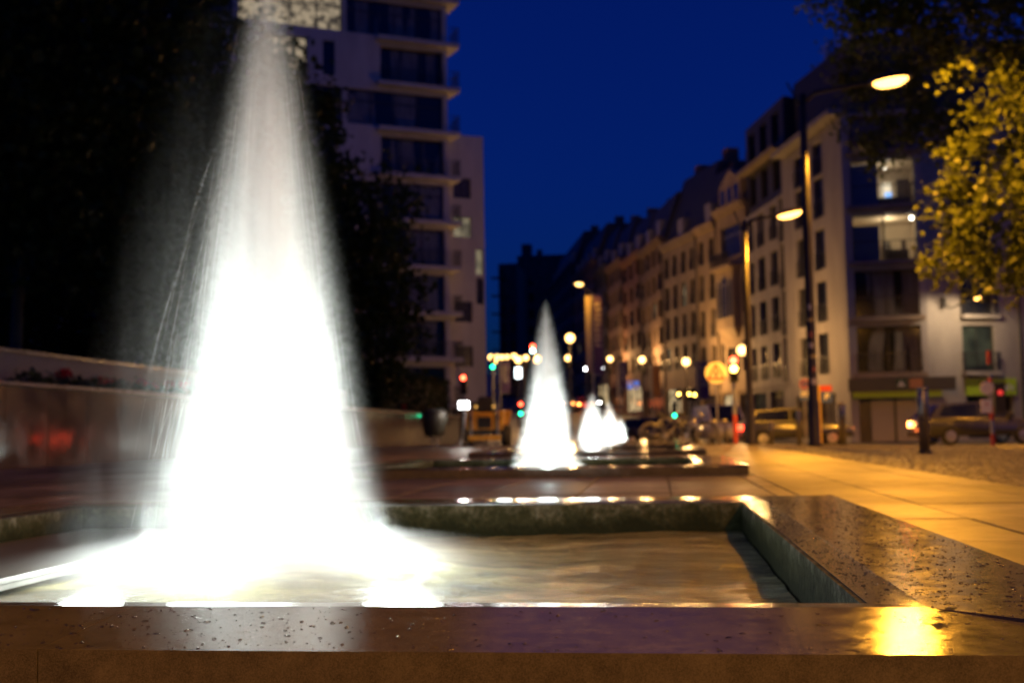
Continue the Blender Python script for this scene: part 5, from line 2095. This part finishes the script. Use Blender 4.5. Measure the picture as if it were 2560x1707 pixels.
# ------------------------------------------------------------------ cars
M['car_glass'] = glass_mat('car window', (0.01, 0.012, 0.015), .03)
M['tail_red'] = emit('lit tail lamp', (1.0, .04, .015), 14.0)
M['tail_brake'] = emit('lit brake lamp', (1.0, .30, .06), 20.0)
M['head_white'] = emit('lit head lamp', (1.0, .96, .88), 25.0)
M['plate'] = paint('number plate', (.6, .6, .55), .5)
for k_ in ('tail_red', 'tail_brake', 'head_white'):
    M[k_].cycles.emission_sampling = 'NONE'


def car_paint(name, col):
    m, n, b = new_mat(name)
    a = noise(n, 3.0, 3.0, .5)
    r = ramp(n, a.outputs['Fac'], [(.3, tuple(c * .85 for c in col)), (.7, tuple(c * 1.1 for c in col))])
    link(n, r.outputs['Color'], b.inputs['Base Color'])
    b.inputs['Roughness'].default_value = .3
    b.inputs['Coat Weight'].default_value = .8
    b.inputs['Coat Roughness'].default_value = .05
    return m


PAINTS = {'dark': car_paint('dark grey car paint', (.03, .03, .035)), 'red': car_paint('dark red car paint', (.25, .02, .02)), 'silver': car_paint('silver car paint', (.32, .33, .34)),
          'white': car_paint('white car paint', (.6, .58, .54)), 'blue': car_paint('dark blue car paint', (.02, .03, .09))}


def car(loc, rz, colour, label, tail='tail_red', head=None, van=False, light=0):
    """front towards local +x"""
    root = empty('van' if van else 'car', loc, rz)
    tag(root, label, 'van' if van else 'car', 'cars in the street')
    L, Wd = (4.9, 1.9) if van else (4.2, 1.74)
    h = L / 2
    P = PAINTS[colour]
    if van:
        low = [(-h, .35), (-h + .02, 1.0), (h - .75, 1.05), (h - .12, .95), (h, .7), (h, .35)]
        cab = [(-h + .01, 1.0), (-h + .08, 1.95), (h - 1.75, 2.0), (h - .72, 1.05)]
    else:
        low = [(-h, .45), (-h + .03, .82), (-h + .12, .95), (h - 1.2, .92), (h - .25, .80), (h, .62), (h, .35), (-h + .05, .3)]
        cab = [(-h + .14, .945), (-h + .52, 1.40), (-.25, 1.48), (.35, 1.43), (1.05, .925)]
    b = MB()
    n = len(low)
    V = []
    for (y, s_, zs) in ((-Wd / 2, .97, 0), (-Wd / 2 + .07, 1, 0), (Wd / 2 - .07, 1, 0), (Wd / 2, .97, 0)):
        V += [(x * s_, y, .62 + (z - .62) * (1 if abs(y) < Wd / 2 - .01 else .86)) for x, z in low]
    F = [tuple(range(n)), tuple(reversed(range(3 * n, 4 * n)))]
    for k in range(3):
        for i in range(n):
            j = (i + 1) % n
            F.append((k * n + i, k * n + j, (k + 1) * n + j, (k + 1) * n + i))
    b.add(V, F).build('body', P, root, True)
    m = len(cab)
    c = MB()
    V = []
    for sgn in (-1, 1):
        for (x, z) in cab:
            inset = .04 if z < 1.1 else .17
            V.append((x, sgn * (Wd / 2 - inset), z))
    F = [tuple(range(m)), tuple(reversed(range(m, 2 * m)))]
    for i in range(m):
        j = (i + 1) % m
        F.append((i, j, m + j, m + i))
    c.add(V, F).build('cabin', P, root)
    # glazing, set just proud of the cabin
    def band(poly, sgn):
        w = MB()
        w.add([(x, sgn * (Wd / 2 - (.04 + .13 * (z - .95) / .5) + .006), z) for x, z in poly], [tuple(range(len(poly)))])
        w.build('side_window', M['car_glass'], root)
    for sgn in (-1, 1):
        if van:
            band([(h - 1.7, 1.15), (h - .95, 1.15), (h - 1.65, 1.85), (h - 1.7, 1.85)], sgn)
        else:
            band([(-h + .38, 1.0), (-.3, 1.0), (-.3, 1.40), (-h + .62, 1.34)], sgn)
            band([(-.24, 1.0), (.85, 1.0), (.3, 1.36), (-.24, 1.41)], sgn)
    (xa, za), (xb, zb_) = cab[-1], cab[-2]
    yw = Wd / 2 - .2
    MB().add([(xa - .05, -yw, za + .06), (xa - .05, yw, za + .06), (xb + .04, yw - .04, zb_ - .05), (xb + .04, -yw + .04, zb_ - .05)], [(0, 1, 2, 3)]).build('windscreen', M['car_glass'], root).location = (.025, 0, .02)
    (xa, za), (xb, zb_) = cab[0], cab[1]
    MB().add([(xa + .05, -yw, za + .07), (xa + .05, yw, za + .07), (xb - .03, yw - .04, zb_ - .06), (xb - .03, -yw + .04, zb_ - .06)], [(0, 1, 2, 3)]).build('rear_window', M['car_glass'], root).location = (-.03, 0, .02)
    for sx in (-h + .78, h - .82):
        for sy in (-1, 1):
            mx = Matrix.Translation((sx, sy * (Wd / 2 - .1), .31)) @ Matrix.Rotation(PI / 2, 4, 'X')
            w = MB(mx).lathe([(.2, -.1), (.29, -.1), (.31, -.06), (.31, .06), (.29, .1), (.2, .1)], 20).build('wheel', M['tyre'], root, True)
            MB(mx).lathe([(.03, -.112), (.2, -.105), (.2, .105), (.03, .112)], 12).build('rim', M['steel'], w)
    for sy in (-1, 1):
        y = sy * (Wd / 2 - .2)
        zt = (.95 if van else .74)
        MB().cbox(-h - .015, -h + .05, y - .13, y + .13, zt - .10, zt + .10, .01).build('tail_light', M[tail], root)
        MB().cbox(h - .12, h + .012, y - .16, y + .16, .58, .72, .01).build('headlight', M[head] if head else M['steel'], root)
        MB().cbox(.75, .9, sy * (Wd / 2 + .02) - .07, sy * (Wd / 2 + .02) + .07, .95, 1.08, .02).build('mirror', P, root)
    MB().box(-h - .02, -h + .02, -.26, .26, .48, .59).build('number_plate', M['plate'], root)
    MB().box(-h - .03, -h + .1, -Wd / 2 + .06, Wd / 2 - .06, .32, .46).build('bumper', M['machine'], root)
    if light:
        point_light('tail_glow', (-h - .5, 0, .75), light, (1, .08, .03), .3, root)
        if head:
            point_light('head_glow', (h + .4, 0, .6), light * 3, (1, .95, .85), .15, root)


UP = math.atan2(DR.y, DR.x)
def street_car(px, y, rz, *a, **k):
    bx = xy_at(px, y)
    car((bx[0], y, road_z(y)), rz, *a, **k)


street_car(1458, 128, UP, 'red', 'dark red car with glowing brake lights, nearest in the queue', 'tail_brake', light=40)
street_car(1414, 132, UP, 'silver', 'silver car in the queue just clear of the second jet', 'tail_brake')
street_car(1436, 140, UP, 'dark', 'dark car further up the queue', 'tail_brake')
street_car(1408, 148, UP, 'dark', 'car with red lights high in the queue', 'tail_brake')
street_car(1462, 156, UP, 'blue', 'last visible car of the queue', 'tail_red')
street_car(1508, 136, UP + PI, 'dark', 'dark car with lit headlights coming down the street', 'tail_red', head='head_white')
street_car(2440, 43, R(12), 'dark', 'dark grey car with lit tail lights passing the corner shop', 'tail_brake', head='head_white', light=30)
street_car(1985, 47, R(4), 'dark', 'dark car with red tail lights behind the lamp post', 'tail_red', light=15)
street_car(1640, 62, R(4), 'dark', 'dark car with red tail lights behind the bicycles', 'tail_red', light=15)
street_car(1800, 60, UP + PI, 'white', 'white van parked behind the warning sign', 'tail_red', van=True)

# ------------------------------------------------------------------ drops of water on the coping
def droplets():
    rng = np.random.default_rng(77)
    n = 9000
    V, F = [], []
    seg = 7
    o = 0
    basin = (CX, Y0)
    for i in range(n):
        u = rng.random()
        if u < .68:                                     # right-hand side slab
            x = CX + rng.uniform(IN + .01, OUT - .01)
            y = Y0 + rng.uniform(-IN - .3, IN)
            if rng.random() < (x - CX - IN) * .9:
                continue
            z = RIM
        else:                                          # front slab
            d = rng.uniform(IN + STRIP + .01, OUT - .01)
            x = CX + rng.uniform(-OUT, OUT)
            y = Y0 - d
            if rng.random() < min(.85, abs(x - CX) * .4):
                continue
            z = RIM - .020 * (d - IN - STRIP) / (OUT - IN - STRIP)
        if x - CX < IN + STRIP and u < .68:
            z = RIM - .006 * (1 - (x - CX - IN) / STRIP)
        r = .0009 + .0030 * rng.random() ** 4
        h = r * rng.uniform(.45, .8)
        el = rng.uniform(1.0, 2.2)
        th = rng.uniform(0, PI)
        ring = []
        for (rr_, zz) in ((1.0, -.0002), (.72, .62 * h), (.3, .95 * h)):
            for k in range(seg):
                a = 2 * PI * k / seg
                w = 1 + .25 * math.sin(a * 2 + i) + .15 * math.sin(a * 3 + 2 * i)
                px_, py_ = r * rr_ * el * w * math.cos(a), r * rr_ * w * math.sin(a)
                V.append((x + px_ * math.cos(th) - py_ * math.sin(th), y + px_ * math.sin(th) + py_ * math.cos(th), z + zz))
        for q in range(2):
            for k in range(seg):
                l = (k + 1) % seg
                F.append((o + q * seg + k, o + q * seg + l, o + (q + 1) * seg + l, o + (q + 1) * seg + k))
        F.append(tuple(o + 2 * seg + k for k in range(seg)))
        o += 3 * seg
    me = bpy.data.meshes.new('water_droplets')
    me.from_pydata(V, [], F)
    for p in me.polygons:
        p.use_smooth = True
    m, nn, b = new_mat('water bead')
    tr = nn.nodes.new('ShaderNodeBsdfTransparent')
    gl = nn.nodes.new('ShaderNodeBsdfGlossy')
    gl.inputs['Roughness'].default_value = .2
    fr = nn.nodes.new('ShaderNodeFresnel')
    fr.inputs['IOR'].default_value = 1.4
    mx = nn.nodes.new('ShaderNodeMixShader')
    link(nn, fr.outputs[0], mx.inputs[0])
    link(nn, tr.outputs[0], mx.inputs[1])
    link(nn, gl.outputs[0], mx.inputs[2])
    link(nn, mx.outputs[0], nn.nodes['Material Output'].inputs['Surface'])
    nn.nodes.remove(b)
    me.materials.append(m)
    ob = bpy.data.objects.new('water_droplets', me)
    COL.objects.link(ob)
    tag(ob, 'beads of splashed water on the foreground basin coping', 'water drops', None, 'stuff')


droplets()
